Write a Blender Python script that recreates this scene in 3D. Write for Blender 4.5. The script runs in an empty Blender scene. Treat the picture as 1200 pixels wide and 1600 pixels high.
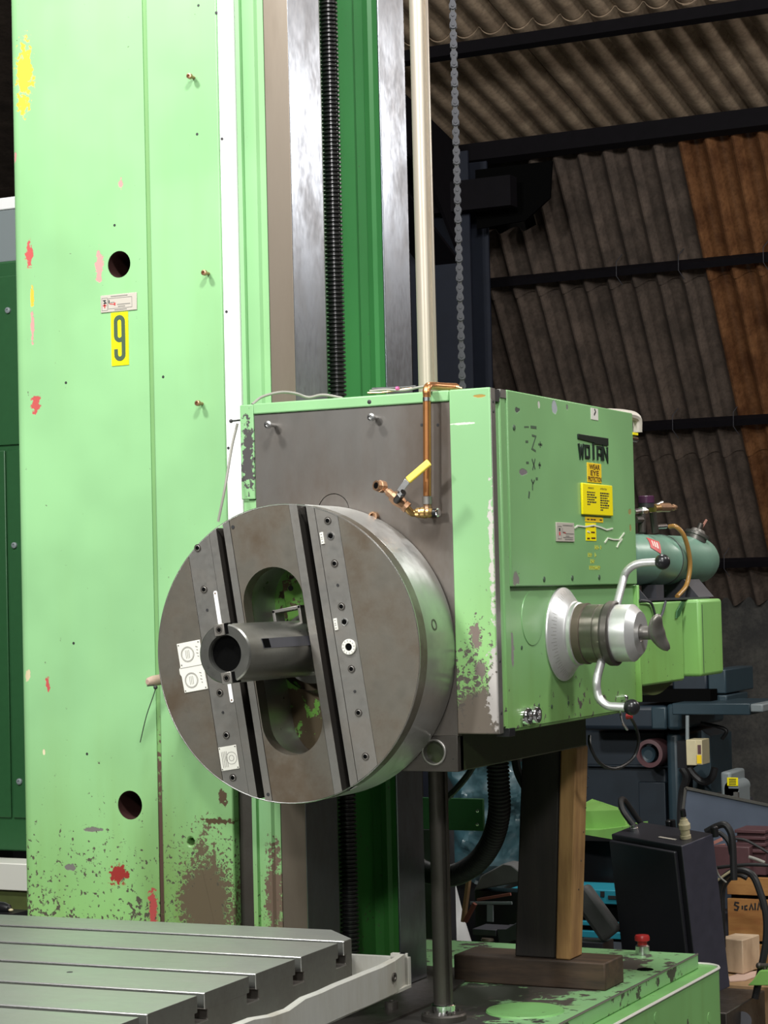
import bpy, bmesh, math, random
from mathutils import Vector, Matrix, noise
from mathutils.geometry import tessellate_polygon
random.seed(7)
D = bpy.data
SC = bpy.context.scene
COL = SC.collection
R = math.radians

# ------------------------------------------------------------------ camera
CAM_POS = Vector((0.0, 0.0, 1.65))
YAW, PITCH, ROLL, FPX = R(26.5), R(2.17), R(1.38), 3350.0
_fw = Vector((-math.sin(YAW) * math.cos(PITCH), math.cos(YAW) * math.cos(PITCH), math.sin(PITCH)))
_r0 = Vector((math.cos(YAW), math.sin(YAW), 0.0))
_u0 = _r0.cross(_fw)
_rt = math.cos(ROLL) * _r0 - math.sin(ROLL) * _u0
_up = math.sin(ROLL) * _r0 + math.cos(ROLL) * _u0
cam_data = D.cameras.new('camera')
cam_data.sensor_fit = 'VERTICAL'
cam_data.sensor_height = 36.0
cam_data.lens = FPX / 1600.0 * 36.0
cam_data.clip_start = 0.05
cam_data.clip_end = 100
cam = D.objects.new('camera', cam_data)
COL.objects.link(cam)
cam.matrix_world = Matrix(((_rt.x, _up.x, -_fw.x, CAM_POS.x), (_rt.y, _up.y, -_fw.y, CAM_POS.y),
                           (_rt.z, _up.z, -_fw.z, CAM_POS.z), (0, 0, 0, 1)))
SC.camera = cam

# ------------------------------------------------------------------ world, lamps, exposure
SC.view_settings.view_transform = 'Standard'
SC.view_settings.look = 'None'
SC.view_settings.gamma = 1.0
SC.view_settings.use_curve_mapping = False
SC.view_settings.exposure = -0.10
w = D.worlds.new('world')
SC.world = w
w.use_nodes = True
w.node_tree.nodes['Background'].inputs[0].default_value = (0.75, 0.85, 1.0, 1)
w.node_tree.nodes['Background'].inputs[1].default_value = 0.015


def lamp(name, loc, power, size, target, color=(1, 1, 0.97), size_y=None):
    l = D.lights.new(name, 'AREA')
    l.shape = 'RECTANGLE'
    l.size = size
    l.size_y = size_y or size
    l.energy = power
    l.color = color
    o = D.objects.new(name, l)
    COL.objects.link(o)
    o.location = loc
    o.rotation_euler = (Vector(target) - Vector(loc)).to_track_quat('-Z', 'Y').to_euler()
    return o


lamp('hall_or_fill_lamp', (-3.7, 1.8, 5.0), 185, 0.45, (-2.6, 4.3, 1.6))
lamp('hall_or_fill_lamp', (-0.7, 1.9, 5.0), 165, 0.45, (-2.0, 4.5, 1.5))
lamp('hall_or_fill_lamp', (1.1, 4.9, 5.0), 115, 0.5, (-1.9, 5.2, 1.2))
lamp('hall_or_fill_lamp', (-4.0, -3.0, 4.6), 200, 0.5, (-2.6, 4.3, 1.2))  # unseen fill lamp, added to brighten the lower column
lamp('hall_or_fill_lamp', (1.0, -3.0, 4.6), 200, 0.5, (-2.2, 4.3, 1.2))  # second added fill lamp behind the camera
lamp('hall_or_fill_lamp', (-2.3, 6.4, 5.0), 70, 1.3, (-2.6, 6.3, 0.0), size_y=0.35)  # unseen lamp, added for the rim highlight and the white drum
pl = D.lights.new('bay_lamp', 'POINT')
pl.energy = 190
pl.shadow_soft_size = 0.35
pl.color = (1, 0.96, 0.92)
po = D.objects.new('bay_lamp', pl)
po.location = (0.7, 10.0, 4.1)
COL.objects.link(po)


# ------------------------------------------------------------------ helpers


def at(px, py, X=None, Y=None, Z=None):
    """point of the photograph (1200 x 1600 frame) on one world plane"""
    d = _fw + (px - 600) / FPX * _rt - (py - 800) / FPX * _up
    if X is not None:
        t = (X - CAM_POS.x) / d.x
    elif Y is not None:
        t = (Y - CAM_POS.y) / d.y
    else:
        t = (Z - CAM_POS.z) / d.z
    return CAM_POS + d * t


def base_props(o, label=None, cat=None, group=None, kind=None):
    if label:
        o['label'] = label
    if cat:
        o['category'] = cat
    if group:
        o['group'] = group
    if kind:
        o['kind'] = kind
    return o


ORIGIN = {}


def thing(name, label, cat, loc, rot=(0, 0, 0), group=None):
    o = D.objects.new(name, None)
    o.empty_display_size = 0.05
    COL.objects.link(o)
    o.location = loc
    o.rotation_euler = rot
    ORIGIN[o.name] = Vector(loc)
    return base_props(o, label, cat, group)


class MB:
    def __init__(self):
        self.v = []
        self.f = []
        self.m = []

    def add(self, verts, faces, mi=0):
        n = len(self.v)
        self.v += [Vector(p) for p in verts]
        self.f += [tuple(i + n for i in f) for f in faces]
        self.m += [mi] * len(faces)
        return self

    def box(self, x0, x1, y0, y1, z0, z1, mi=0):
        x0, x1 = min(x0, x1), max(x0, x1)
        y0, y1 = min(y0, y1), max(y0, y1)
        z0, z1 = min(z0, z1), max(z0, z1)
        v = [(x, y, z) for z in (z0, z1) for y in (y0, y1) for x in (x0, x1)]
        return self.add(v, [(0, 2, 3, 1), (4, 5, 7, 6), (0, 1, 5, 4), (2, 6, 7, 3), (0, 4, 6, 2), (1, 3, 7, 5)], mi)

    def bar(self, a, b, w, h, up=(0, 0, 1), mi=0):
        a, b = Vector(a), Vector(b)
        d = (b - a).normalized()
        s = d.cross(Vector(up))
        if s.length < 1e-4:
            s = d.cross(Vector((1, 0, 0)))
        s.normalize()
        u = s.cross(d)
        v = []
        for p in (a, b):
            for i, j in ((-1, -1), (1, -1), (1, 1), (-1, 1)):
                v.append(p + s * (i * w / 2) + u * (j * h / 2))
        return self.add(v, [(0, 1, 2, 3), (7, 6, 5, 4), (0, 4, 5, 1), (1, 5, 6, 2), (2, 6, 7, 3), (3, 7, 4, 0)], mi)

    def lathe(self, prof, org=(0, 0, 0), axis='Z', seg=32, mi=0, cap=True):
        """prof: list of (along, radius)"""
        org = Vector(org)
        ax = {'X': (Vector((1, 0, 0)), Vector((0, 1, 0)), Vector((0, 0, 1))),
              'Y': (Vector((0, 1, 0)), Vector((0, 0, 1)), Vector((1, 0, 0))),
              'Z': (Vector((0, 0, 1)), Vector((1, 0, 0)), Vector((0, 1, 0)))}[axis] if isinstance(axis, str) else None
        if ax is None:
            a = Vector(axis).normalized()
            b = a.cross(Vector((0, 0, 1)))
            if b.length < 1e-3:
                b = a.cross(Vector((1, 0, 0)))
            b.normalize()
            ax = (a, b, a.cross(b))
        v, f = [], []
        for t, r in prof:
            for k in range(seg):
                c = 2 * math.pi * k / seg
                v.append(org + ax[0] * t + (ax[1] * math.cos(c) + ax[2] * math.sin(c)) * max(r, 1e-5))
        for i in range(len(prof) - 1):
            for k in range(seg):
                k2 = (k + 1) % seg
                f.append((i * seg + k, i * seg + k2, (i + 1) * seg + k2, (i + 1) * seg + k))
        if cap:
            f.append(tuple(reversed(range(seg))))
            n = (len(prof) - 1) * seg
            f.append(tuple(n + k for k in range(seg)))
        return self.add(v, f, mi)

    def rod(self, a, b, r, seg=12, mi=0):
        a, b = Vector(a), Vector(b)
        return self.lathe([(0, r), ((b - a).length, r)], a, (b - a), seg, mi)

    def ball(self, c, r, seg=20, rings=12, mi=0, sz=1.0):
        prof = [(-r * math.cos(math.pi * i / rings) * sz, r * math.sin(math.pi * i / rings)) for i in range(rings + 1)]
        return self.lathe(prof, c, 'Z', seg, mi, cap=False)

    def tube(self, path, r, seg=10, mi=0, cap=True):
        """r: number or list per point"""
        p = [Vector(q) for q in path]
        n = len(p)
        rr = r if isinstance(r, (list, tuple)) else [r] * n
        t0 = (p[1] - p[0]).normalized()
        s = t0.cross(Vector((0, 0, 1)))
        if s.length < 0.1:
            s = t0.cross(Vector((1, 0, 0)))
        s.normalize()
        v, f = [], []
        for i in range(n):
            t = (p[min(i + 1, n - 1)] - p[max(i - 1, 0)]).normalized()
            s = (s - t * s.dot(t)).normalized()
            u = t.cross(s)
            for k in range(seg):
                c = 2 * math.pi * k / seg
                v.append(p[i] + (s * math.cos(c) + u * math.sin(c)) * rr[i])
        for i in range(n - 1):
            for k in range(seg):
                k2 = (k + 1) % seg
                f.append((i * seg + k, i * seg + k2, (i + 1) * seg + k2, (i + 1) * seg + k))
        if cap:
            f.append(tuple(reversed(range(seg))))
            f.append(tuple((n - 1) * seg + k for k in range(seg)))
        return self.add(v, f, mi)

    def prism(self, outer, d0, d1, fn, holes=(), mi=0):
        """2-D outline (with holes) extruded between d0 and d1; fn(a, b, d) -> 3-D point"""
        loops = [list(outer)] + [list(h) for h in holes]
        flat = [q for l in loops for q in l]
        tris = tessellate_polygon([[Vector((a, b, 0)) for a, b in l] for l in loops]) if holes or len(outer) > 4 else None
        n = len(flat)
        v = [fn(a, b, d0) for a, b in flat] + [fn(a, b, d1) for a, b in flat]
        f = []
        if tris:
            for t in tris:
                f.append(tuple(t))
                f.append(tuple(i + n for i in reversed(t)))
        else:
            f.append(tuple(range(n)))
            f.append(tuple(reversed(range(n, 2 * n))))
        o = 0
        for l in loops:
            m = len(l)
            for i in range(m):
                j = (i + 1) % m
                f.append((o + i, o + j, n + o + j, n + o + i))
            o += m
        return self.add(v, f, mi)

    STUFF = {'small_print', 'print', 'engraving', 'rivet', 'graduation', 'blue_print', 'red_print', 'label_print', 'axis_marks', 'faded_stencil', 'handwriting', 'tape_remains', 'badge_letters'}

    def build(self, name, mats, parent=None, world=True, bev=0, seg=2, label=None, smooth=35, kind=None, recalc=True):
        org = Vector((0, 0, 0))
        if parent is not None and world:
            org = ORIGIN.get(parent.name, Vector((0, 0, 0)))
        me = D.meshes.new(name)
        me.from_pydata([p - org for p in self.v], [], self.f)
        if not isinstance(mats, (list, tuple)):
            mats = [mats]
        for m in mats:
            me.materials.append(m)
        me.polygons.foreach_set('material_index', self.m)
        if recalc:
            b = bmesh.new()
            b.from_mesh(me)
            bmesh.ops.recalc_face_normals(b, faces=b.faces)
            b.to_mesh(me)
            b.free()
        me.polygons.foreach_set('use_smooth', [True] * len(me.polygons))
        me.set_sharp_from_angle(angle=R(smooth))
        me.update()
        o = D.objects.new(name, me)
        COL.objects.link(o)
        if parent is not None:
            o.parent = parent
            ORIGIN[o.name] = org
        if bev:
            md = o.modifiers.new('bevel', 'BEVEL')
            md.width = bev
            md.segments = seg
            md.limit_method = 'ANGLE'
            md.angle_limit = R(40)
            md.harden_normals = False
        return base_props(o, label=label, kind=kind or ('stuff' if name in MB.STUFF else None))


def copy_part(o, parent, loc=None):
    c = o.copy()
    COL.objects.link(c)
    c.parent = parent
    if loc is not None:
        c.location = loc
    return c


def smooth_path(pts, n=8):
    p = [Vector(q) for q in pts]
    p = [p[0] * 2 - p[1]] + p + [p[-1] * 2 - p[-2]]
    out = []
    for i in range(1, len(p) - 2):
        for k in range(n):
            t = k / n
            a, b, c, d = p[i - 1], p[i], p[i + 1], p[i + 2]
            out.append(0.5 * ((2 * b) + (c - a) * t + (2 * a - 5 * b + 4 * c - d) * t * t + (3 * b - a - 3 * c + d) * t ** 3))
    out.append(p[-2])
    return out


def circle(cx, cy, r, n=32, a0=0, a1=2 * math.pi, full=True):
    m = n if full else n + 1
    return [(cx + r * math.cos(a0 + (a1 - a0) * k / n), cy + r * math.sin(a0 + (a1 - a0) * k / n)) for k in range(m)]


def front(a, b, d):      # (x, z, y)
    return Vector((a, d, b))


def side(a, b, d):       # (y, z, x)
    return Vector((d, a, b))


def flat(a, b, d):       # (x, y, z)
    return Vector((a, b, d))


def stroke(mb, pts, wd, d0, d1, fn, mi=0, closed=False):
    """a flat pen stroke along 2-D points, with thickness d0..d1"""
    n = len(pts)
    P = [Vector((a, b)) for a, b in pts]
    L, Rr = [], []
    for i in range(n):
        if closed:
            a, c = P[i - 1], P[(i + 1) % n]
        else:
            a, c = P[max(i - 1, 0)], P[min(i + 1, n - 1)]
        t1 = (P[i] - a).normalized() if (P[i] - a).length > 1e-9 else (c - P[i]).normalized()
        t2 = (c - P[i]).normalized() if (c - P[i]).length > 1e-9 else t1
        t = (t1 + t2)
        t = t.normalized() if t.length > 1e-6 else t1
        nrm = Vector((-t.y, t.x))
        k = 1 / max(0.5, nrm.dot(Vector((-t1.y, t1.x))))
        L.append(P[i] + nrm * wd / 2 * k)
        Rr.append(P[i] - nrm * wd / 2 * k)
    v, f = [], []
    for i in range(n):
        v += [fn(L[i].x, L[i].y, d0), fn(Rr[i].x, Rr[i].y, d0), fn(L[i].x, L[i].y, d1), fn(Rr[i].x, Rr[i].y, d1)]
    for i in range(n if closed else n - 1):
        a, b = i * 4, ((i + 1) % n) * 4
        f += [(a, b, b + 1, a + 1), (a + 2, a + 3, b + 3, b + 2), (a, a + 2, b + 2, b), (a + 1, b + 1, b + 3, a + 3)]
    if not closed:
        e = (n - 1) * 4
        f += [(0, 1, 3, 2), (e, e + 2, e + 3, e + 1)]
    mb.add(v, f, mi)


def lettering(name, s, org, xdir, updir, height, width, mat, parent, thick=0.0006, align='CENTER', line=1.0):
    """built-in font, turned into a mesh and laid on a plane"""
    cu = D.curves.new(name, 'FONT')
    cu.body = s
    cu.align_x = align
    cu.align_y = 'CENTER'
    cu.space_line = line
    cu.resolution_u = 3
    cu.offset = 0.012
    tmp = D.objects.new('tmp', cu)
    COL.objects.link(tmp)
    dg = bpy.context.evaluated_depsgraph_get()
    dg.update()
    me = D.meshes.new_from_object(tmp.evaluated_get(dg))
    D.objects.remove(tmp)
    xs = [v.co.x for v in me.vertices]
    ys = [v.co.y for v in me.vertices]
    sx = width / (max(xs) - min(xs))
    sy = height / (max(ys) - min(ys))
    cx, cy = (max(xs) + min(xs)) / 2, (max(ys) + min(ys)) / 2
    xd, ud = Vector(xdir), Vector(updir)
    nd = xd.cross(ud)
    o0 = Vector(org) - ORIGIN.get(parent.name, Vector((0, 0, 0)))
    for v in me.vertices:
        v.co = o0 + xd * ((v.co.x - cx) * sx) + ud * ((v.co.y - cy) * sy) + nd * thick
    me.materials.clear()
    me.materials.append(mat)
    o = D.objects.new(name, me)
    COL.objects.link(o)
    o.parent = parent
    return o


# ------------------------------------------------------------------ materials
def new_mat(name):
    m = D.materials.new(name)
    m.use_nodes = True
    nt = m.node_tree
    return m, nt, nt.nodes['Principled BSDF'], nt.nodes, nt.links


def plain(name, col, rough=0.5, metal=0.0, bump=0, scale=40, spec=0.5, var=0.0):
    m, nt, b, N, L = new_mat(name)
    b.inputs['Base Color'].default_value = (*col, 1)
    b.inputs['Roughness'].default_value = rough
    b.inputs['Metallic'].default_value = metal
    b.inputs['Specular IOR Level'].default_value = spec
    tc = N.new('ShaderNodeTexCoord')
    nz = N.new('ShaderNodeTexNoise')
    nz.inputs['Scale'].default_value = scale
    nz.inputs['Detail'].default_value = 5
    L.new(tc.outputs['Object'], nz.inputs['Vector'])
    if var:
        mx = N.new('ShaderNodeMix')
        mx.data_type = 'RGBA'
        mx.inputs['A'].default_value = (*[c * (1 - var) for c in col], 1)
        mx.inputs['B'].default_value = (*[min(1, c * (1 + var)) for c in col], 1)
        L.new(nz.outputs['Fac'], mx.inputs['Factor'])
        L.new(mx.outputs['Result'], b.inputs['Base Color'])
    if bump:
        bp = N.new('ShaderNodeBump')
        bp.inputs['Strength'].default_value = bump
        bp.inputs['Distance'].default_value = 0.002
        L.new(nz.outputs['Fac'], bp.inputs['Height'])
        L.new(bp.outputs['Normal'], b.inputs['Normal'])
    return m


class G:
    """small node-graph writer"""

    def __init__(self, nt):
        self.nt, self.N, self.L = nt, nt.nodes, nt.links
        self.pos = self.N.new('ShaderNodeNewGeometry').outputs['Position']

    def noise(self, scale, detail=4, rough=0.55, vec=None, stretch=None):
        n = self.N.new('ShaderNodeTexNoise')
        n.inputs['Scale'].default_value = scale
        n.inputs['Detail'].default_value = detail
        n.inputs['Roughness'].default_value = rough
        v = vec or self.pos
        if stretch:
            mp = self.N.new('ShaderNodeVectorMath')
            mp.operation = 'MULTIPLY'
            self.L.new(v, mp.inputs[0])
            mp.inputs[1].default_value = stretch
            v = mp.outputs[0]
        self.L.new(v, n.inputs['Vector'])
        return n.outputs['Fac']

    def math(self, op, a, b=0.0, c=0.0, clamp=False):
        n = self.N.new('ShaderNodeMath')
        n.operation = op
        n.use_clamp = clamp
        for i, x in enumerate((a, b, c)):
            if isinstance(x, (int, float)):
                n.inputs[i].default_value = x
            else:
                self.L.new(x, n.inputs[i])
        return n.outputs[0]

    def ramp(self, x, lo, hi, out0=0.0, out1=1.0):
        n = self.N.new('ShaderNodeMapRange')
        n.clamp = True
        n.interpolation_type = 'SMOOTHSTEP' if lo < hi else 'LINEAR'
        self.L.new(x, n.inputs['Value'])
        n.inputs['From Min'].default_value = lo
        n.inputs['From Max'].default_value = hi
        n.inputs['To Min'].default_value = out0
        n.inputs['To Max'].default_value = out1
        return n.outputs['Result']

    def mix(self, fac, a, b):
        n = self.N.new('ShaderNodeMix')
        n.data_type = 'RGBA'
        for s, x in (('Factor', fac), ('A', a), ('B', b)):
            if isinstance(x, (int, float)):
                n.inputs[s].default_value = x
            elif isinstance(x, tuple):
                n.inputs[s].default_value = (*x, 1) if len(x) == 3 else x
            else:
                self.L.new(x, n.inputs[s])
        return n.outputs['Result']

    def xyz(self):
        s = self.N.new('ShaderNodeSeparateXYZ')
        self.L.new(self.pos, s.inputs[0])
        return s.outputs

    def spot(self, c, rad, nz, amount=0.5, soft=0.12):
        """ragged ellipsoid mask round a world point"""
        a = self.N.new('ShaderNodeVectorMath')
        a.operation = 'SUBTRACT'
        self.L.new(self.pos, a.inputs[0])
        a.inputs[1].default_value = c
        b = self.N.new('ShaderNodeVectorMath')
        b.operation = 'DIVIDE'
        self.L.new(a.outputs[0], b.inputs[0])
        b.inputs[1].default_value = rad
        l = self.N.new('ShaderNodeVectorMath')
        l.operation = 'LENGTH'
        self.L.new(b.outputs[0], l.inputs[0])
        d = self.math('MULTIPLY_ADD', self.math('SUBTRACT', nz, 0.585), amount * 5.0, l.outputs['Value'])
        return self.ramp(d, 1.0 + soft, 1.0 - soft, 0.0, 1.0) if False else self.math('SUBTRACT', 1.0, self.ramp(d, 1 - soft, 1 + soft))

    def bump(self, h, strength, dist, bsdf):
        n = self.N.new('ShaderNodeBump')
        n.inputs['Strength'].default_value = strength
        n.inputs['Distance'].default_value = dist
        self.L.new(h, n.inputs['Height'])
        self.L.new(n.outputs['Normal'], bsdf.inputs['Normal'])


GREEN = (0.25, 0.49, 0.23)


def paint(name, col=GREEN, zlo=0.7, zhi=1.7, wear=0.2, wear_top=0.0, chip_col=(0.05, 0.042, 0.03), spots=(), grime=0.4,
          rough=0.38, chip_scale=85):
    """painted metal: uneven colour, chips that thicken downwards, named ragged spots of primer or bare metal"""
    m, nt, b, N, L = new_mat(name)
    g = G(nt)
    z = g.xyz()['Z']
    low = g.ramp(z, zlo, zhi, 1.0, 0.0)
    n1 = g.noise(2.3, 3)
    n2 = g.noise(chip_scale, 6, 0.62)
    n3 = g.noise(9, 5, 0.6)
    n4 = g.noise(14, 3, 0.5, stretch=(1, 1, 0.12))
    c = g.mix(g.ramp(n1, 0.3, 0.7), tuple(x * 0.9 for x in col), tuple(min(1, x * 1.1) for x in col))
    c = g.mix(g.math('MULTIPLY', low, 0.6 * min(1.0, grime * 2.5)), c, (col[0] * 0.98, col[1] * 0.96, col[2] * 0.42))
    dirt = g.math('MULTIPLY', g.ramp(n4, 0.45, 0.75), g.math('MULTIPLY_ADD', low, grime, grime * 0.15))
    c = g.mix(dirt, c, (col[0] * 0.75, col[1] * 0.62, col[2] * 0.35))
    thr = g.math('SUBTRACT', 0.72 - wear_top, g.math('MULTIPLY', low, wear))
    chip = g.ramp(g.math('SUBTRACT', g.math('MULTIPLY_ADD', g.math('SUBTRACT', n3, 0.5), 0.35, n2), thr), 0.0, 0.03)
    c = g.mix(chip, c, g.mix(n3, chip_col, tuple(min(1, x * 2.0) for x in chip_col)))
    for cc, rad, colr, amt in spots:
        msk = g.spot(cc, rad, g.math('MULTIPLY_ADD', n3, 0.45, g.math('MULTIPLY', n2, 0.75)), min(1.0, amt * 1.6))
        c = g.mix(msk, c, colr)
        chip = g.math('MAXIMUM', chip, msk)
    L.new(c, b.inputs['Base Color'])
    L.new(g.math('MULTIPLY_ADD', chip, 0.25, rough), b.inputs['Roughness'])
    g.bump(g.math('MULTIPLY_ADD', chip, -1.0, g.math('MULTIPLY', n1, 0.6)), 0.35, 0.0012, b)
    return m


def steel(name, col=(0.42, 0.40, 0.37), rough=0.34, brown=0.5, brown_col=(0.16, 0.11, 0.07), metal=0.85, scale=7, stretch=None, bump=0.05):
    m, nt, b, N, L = new_mat(name)
    g = G(nt)
    n1 = g.noise(scale, 6, 0.62, stretch=stretch)
    n2 = g.noise(scale * 9, 3, 0.5, stretch=stretch)
    k = g.math('MULTIPLY', g.ramp(n1, 0.38, 0.72), brown)
    c = g.mix(k, col, brown_col)
    c = g.mix(g.math('MULTIPLY', n2, 0.35), c, tuple(x * 0.6 for x in col))
    L.new(c, b.inputs['Base Color'])
    L.new(g.math('MULTIPLY_ADD', k, 0.25, g.math('MULTIPLY_ADD', n2, 0.16, rough - 0.08)), b.inputs['Roughness'])
    b.inputs['Metallic'].default_value = metal
    if bump:
        g.bump(n2, bump, 0.001, b)
    return m


M = {}
M['steel_face'] = steel('machined face steel', (0.235, 0.218, 0.185), 0.38, 0.9, (0.10, 0.066, 0.038), 0.75, 6)
M['steel_rim'] = steel('turned rim steel', (0.66, 0.66, 0.65), 0.30, 0.25, (0.25, 0.22, 0.18), 0.95, 5)
_n = M['steel_rim'].node_tree
_t = _n.nodes.new('ShaderNodeTangent')
_t.direction_type = 'RADIAL'
_t.axis = 'Y'
_n.links.new(_t.outputs[0], _n.nodes['Principled BSDF'].inputs['Tangent'])
_n.nodes['Principled BSDF'].inputs['Anisotropic'].default_value = 0.85
_n.nodes['Principled BSDF'].inputs['Anisotropic Rotation'].default_value = 0.25
M['steel_strip'] = steel('ground strip steel', (0.35, 0.34, 0.32), 0.36, 0.45, (0.16, 0.12, 0.085), 0.82, 9)
M['steel_plate'] = steel('plate steel', (0.20, 0.19, 0.178), 0.36, 0.85, (0.085, 0.058, 0.04), 0.7, 3.5, (1, 1, 0.45))
M['steel_way'] = steel('scraped way steel', (0.33, 0.36, 0.41), 0.32, 0.45, (0.16, 0.13, 0.11), 0.95, 9, (1, 1, 0.5), 0.12)
M['steel_way_brown'] = steel('brown oily way steel', (0.20, 0.165, 0.13), 0.42, 0.6, (0.09, 0.065, 0.042), 0.55, 4, (1, 1, 0.25))
M['steel_table'] = steel('planed table steel', (0.42, 0.43, 0.40), 0.36, 0.35, (0.25, 0.24, 0.19), 0.65, 5, (0.5, 1, 1))
M['ring_steel'] = steel('worn ring steel', (0.26, 0.24, 0.21), 0.3, 0.5, (0.16, 0.11, 0.085), 0.9, 12)
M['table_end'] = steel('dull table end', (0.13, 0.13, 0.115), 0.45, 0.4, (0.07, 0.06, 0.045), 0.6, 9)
M['tray_steel'] = steel('streaky tray steel', (0.62, 0.62, 0.58), 0.42, 0.6, (0.30, 0.26, 0.18), 0.5, 8, (1, 1, 0.25))
M['steel_bright'] = plain('bright steel', (0.72, 0.72, 0.72), 0.25, 1.0, 0.05, 60)
M['chrome'] = plain('chrome', (0.85, 0.85, 0.87), 0.12, 1.0)
M['alu'] = plain('worn aluminium', (0.72, 0.72, 0.72), 0.38, 0.75, 0.1, 50, var=0.08)
M['dark_steel'] = steel('dark oily or shaded steel', (0.11, 0.10, 0.09), 0.4, 0.5, (0.05, 0.034, 0.024), 0.7, 8)
M['shaft_steel'] = steel('cream filmed shaft steel', (0.50, 0.44, 0.36), 0.35, 0.75, (0.30, 0.17, 0.12), 0.45, 5, (1, 1, 0.3))
M['screw_steel'] = plain('greased screw steel', (0.075, 0.073, 0.075), 0.28, 0.8)
M['black'] = plain('black plastic', (0.012, 0.012, 0.014), 0.3)
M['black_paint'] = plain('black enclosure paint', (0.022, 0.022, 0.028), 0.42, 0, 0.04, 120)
M['black_paint_side'] = plain('paler black enclosure paint', (0.05, 0.048, 0.07), 0.5, 0, 0.04, 30, var=0.3)  # paler tone for the right face of the box
M['rubber'] = plain('black rubber', (0.016, 0.016, 0.017), 0.45)
M['void'] = plain('hollow black', (0.004, 0.004, 0.004), 0.9, spec=0.0)
M['brass'] = plain('brass', (0.62, 0.40, 0.16), 0.28, 0.9, 0.1, 80, var=0.2)
M['bronze'] = plain('tarnished brass', (0.42, 0.25, 0.15), 0.34, 0.8, 0.1, 80, var=0.25)
M['copper'] = plain('copper', (0.55, 0.24, 0.09), 0.32, 0.85, 0.05, 30, var=0.25)
M['yellow_grip'] = plain('yellow vinyl', (0.9, 0.68, 0.10), 0.4)
M['white'] = plain('white painted strip', (0.9, 0.9, 0.9), 0.4)
M['plate_white'] = plain('pale engraved plate', (0.80, 0.79, 0.72), 0.42, 0.2)
M['plate_grey'] = plain('grey engraved plate', (0.50, 0.46, 0.40), 0.45, 0.1)
M['ink'] = plain('black ink', (0.02, 0.02, 0.022), 0.5)
M['ink_grey'] = plain('grey engraved line', (0.22, 0.21, 0.19), 0.5)
M['ink_red'] = plain('red ink', (0.55, 0.05, 0.05), 0.5)
M['ink_green'] = plain('dark green ink', (0.05, 0.09, 0.05), 0.5)
M['sign_yellow'] = plain('warning yellow', (0.92, 0.78, 0.0), 0.42)
M['sign_orange'] = plain('faded yellow film', (0.86, 0.58, 0.01), 0.45)
M['sign_brown'] = plain('sign brown ink', (0.07, 0.018, 0.005), 0.5)
M['fade'] = plain('faded yellow stencil', (0.50, 0.52, 0.06), 0.5)
M['tape'] = plain('torn tape remains', (0.72, 0.74, 0.62), 0.4)
M['logo_black'] = plain('black badge', (0.012, 0.022, 0.018), 0.3)
M['green_dark'] = plain('cabinet dark green', (0.022, 0.095, 0.032), 0.4, 0, 0.03, 60, var=0.1)
M['green_recess'] = paint('recess green', (0.045, 0.20, 0.06), 0.7, 1.8, 0.1, 0, grime=0.6)
M['shaded_skirt'] = paint('skirt green with shade', (0.03, 0.042, 0.018), 0.7, 1.8, 0.1, 0.02, grime=0.9, chip_col=(0.02, 0.018, 0.014))  # casting green darkened, the shadow on it painted in
M['red'] = plain('red plastic', (0.35, 0.02, 0.02), 0.35)
M['wire_grey'] = plain('grey cable', (0.26, 0.25, 0.22), 0.5)
M['tank'] = plain('pale sea green tank', (0.16, 0.29, 0.22), 0.36, 0.0, 0.05, 20, var=0.15)
M['hose_amber'] = plain('amber hose', (0.36, 0.19, 0.05), 0.3)
M['purple'] = plain('purple cap', (0.06, 0.018, 0.05), 0.3)
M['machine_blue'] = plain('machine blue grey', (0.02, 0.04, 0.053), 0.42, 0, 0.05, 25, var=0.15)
M['machine_blue_shaded'] = plain('machine blue in shade', (0.010, 0.018, 0.028), 0.5, 0, 0.05, 25, var=0.2)  # darker copy of the machine blue, shade of front and recessed faces painted in
M['cream_box'] = plain('cream box paint', (0.55, 0.48, 0.30), 0.45, var=0.1)
M['motor_grey'] = plain('motor grey', (0.20, 0.23, 0.24), 0.45)
M['sheet_blue'] = plain('blue grey sheet steel', (0.15, 0.18, 0.24), 0.38, 0.3, 0.05, 12, var=0.2)
M['maroon'] = plain('maroon block', (0.10, 0.045, 0.05), 0.5, var=0.2)
M['cyan'] = plain('cyan plastic', (0.02, 0.25, 0.34), 0.45)
M['teal'] = plain('teal tarpaulin', (0.018, 0.055, 0.07), 0.5, var=0.4, scale=12)
M['white_bag'] = plain('white plastic drum', (0.85, 0.85, 0.84), 0.45)
M['cardboard'] = plain('brown board', (0.36, 0.22, 0.11), 0.7, var=0.2)
M['dust_grey'] = plain('dusty grey', (0.12, 0.12, 0.12), 0.7, var=0.3, scale=20)
M['charcoal'] = plain('charcoal paint or shade', (0.045, 0.045, 0.055), 0.5, var=0.2)
M['beam'] = plain('dark purlin paint', (0.006, 0.005, 0.007), 0.7, 0, 0.1, 20, spec=0.15, var=0.3)
M['beam_blue'] = plain('dark blue steel column', (0.010, 0.014, 0.028), 0.6, 0, 0.1, 10, var=0.3)
M['olive'] = plain('olive guard', (0.07, 0.09, 0.025), 0.5, var=0.2)


def wood(name, c0, c1, scale=(22, 22, 2.2), rough=0.7, nscale=1.0):
    m, nt, b, N, L = new_mat(name)
    g = G(nt)
    tc = N.new('ShaderNodeTexCoord').outputs['Object']
    n = g.noise(nscale, 6, 0.65, tc, scale)
    n2 = g.noise(6, 3, 0.5, tc)
    k = g.ramp(g.math('MULTIPLY_ADD', n2, 0.4, g.math('MULTIPLY', n, 0.8)), 0.35, 0.85)
    L.new(g.mix(k, c0, c1), b.inputs['Base Color'])
    b.inputs['Roughness'].default_value = rough
    g.bump(n, 0.4, 0.003, b)
    return m


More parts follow.
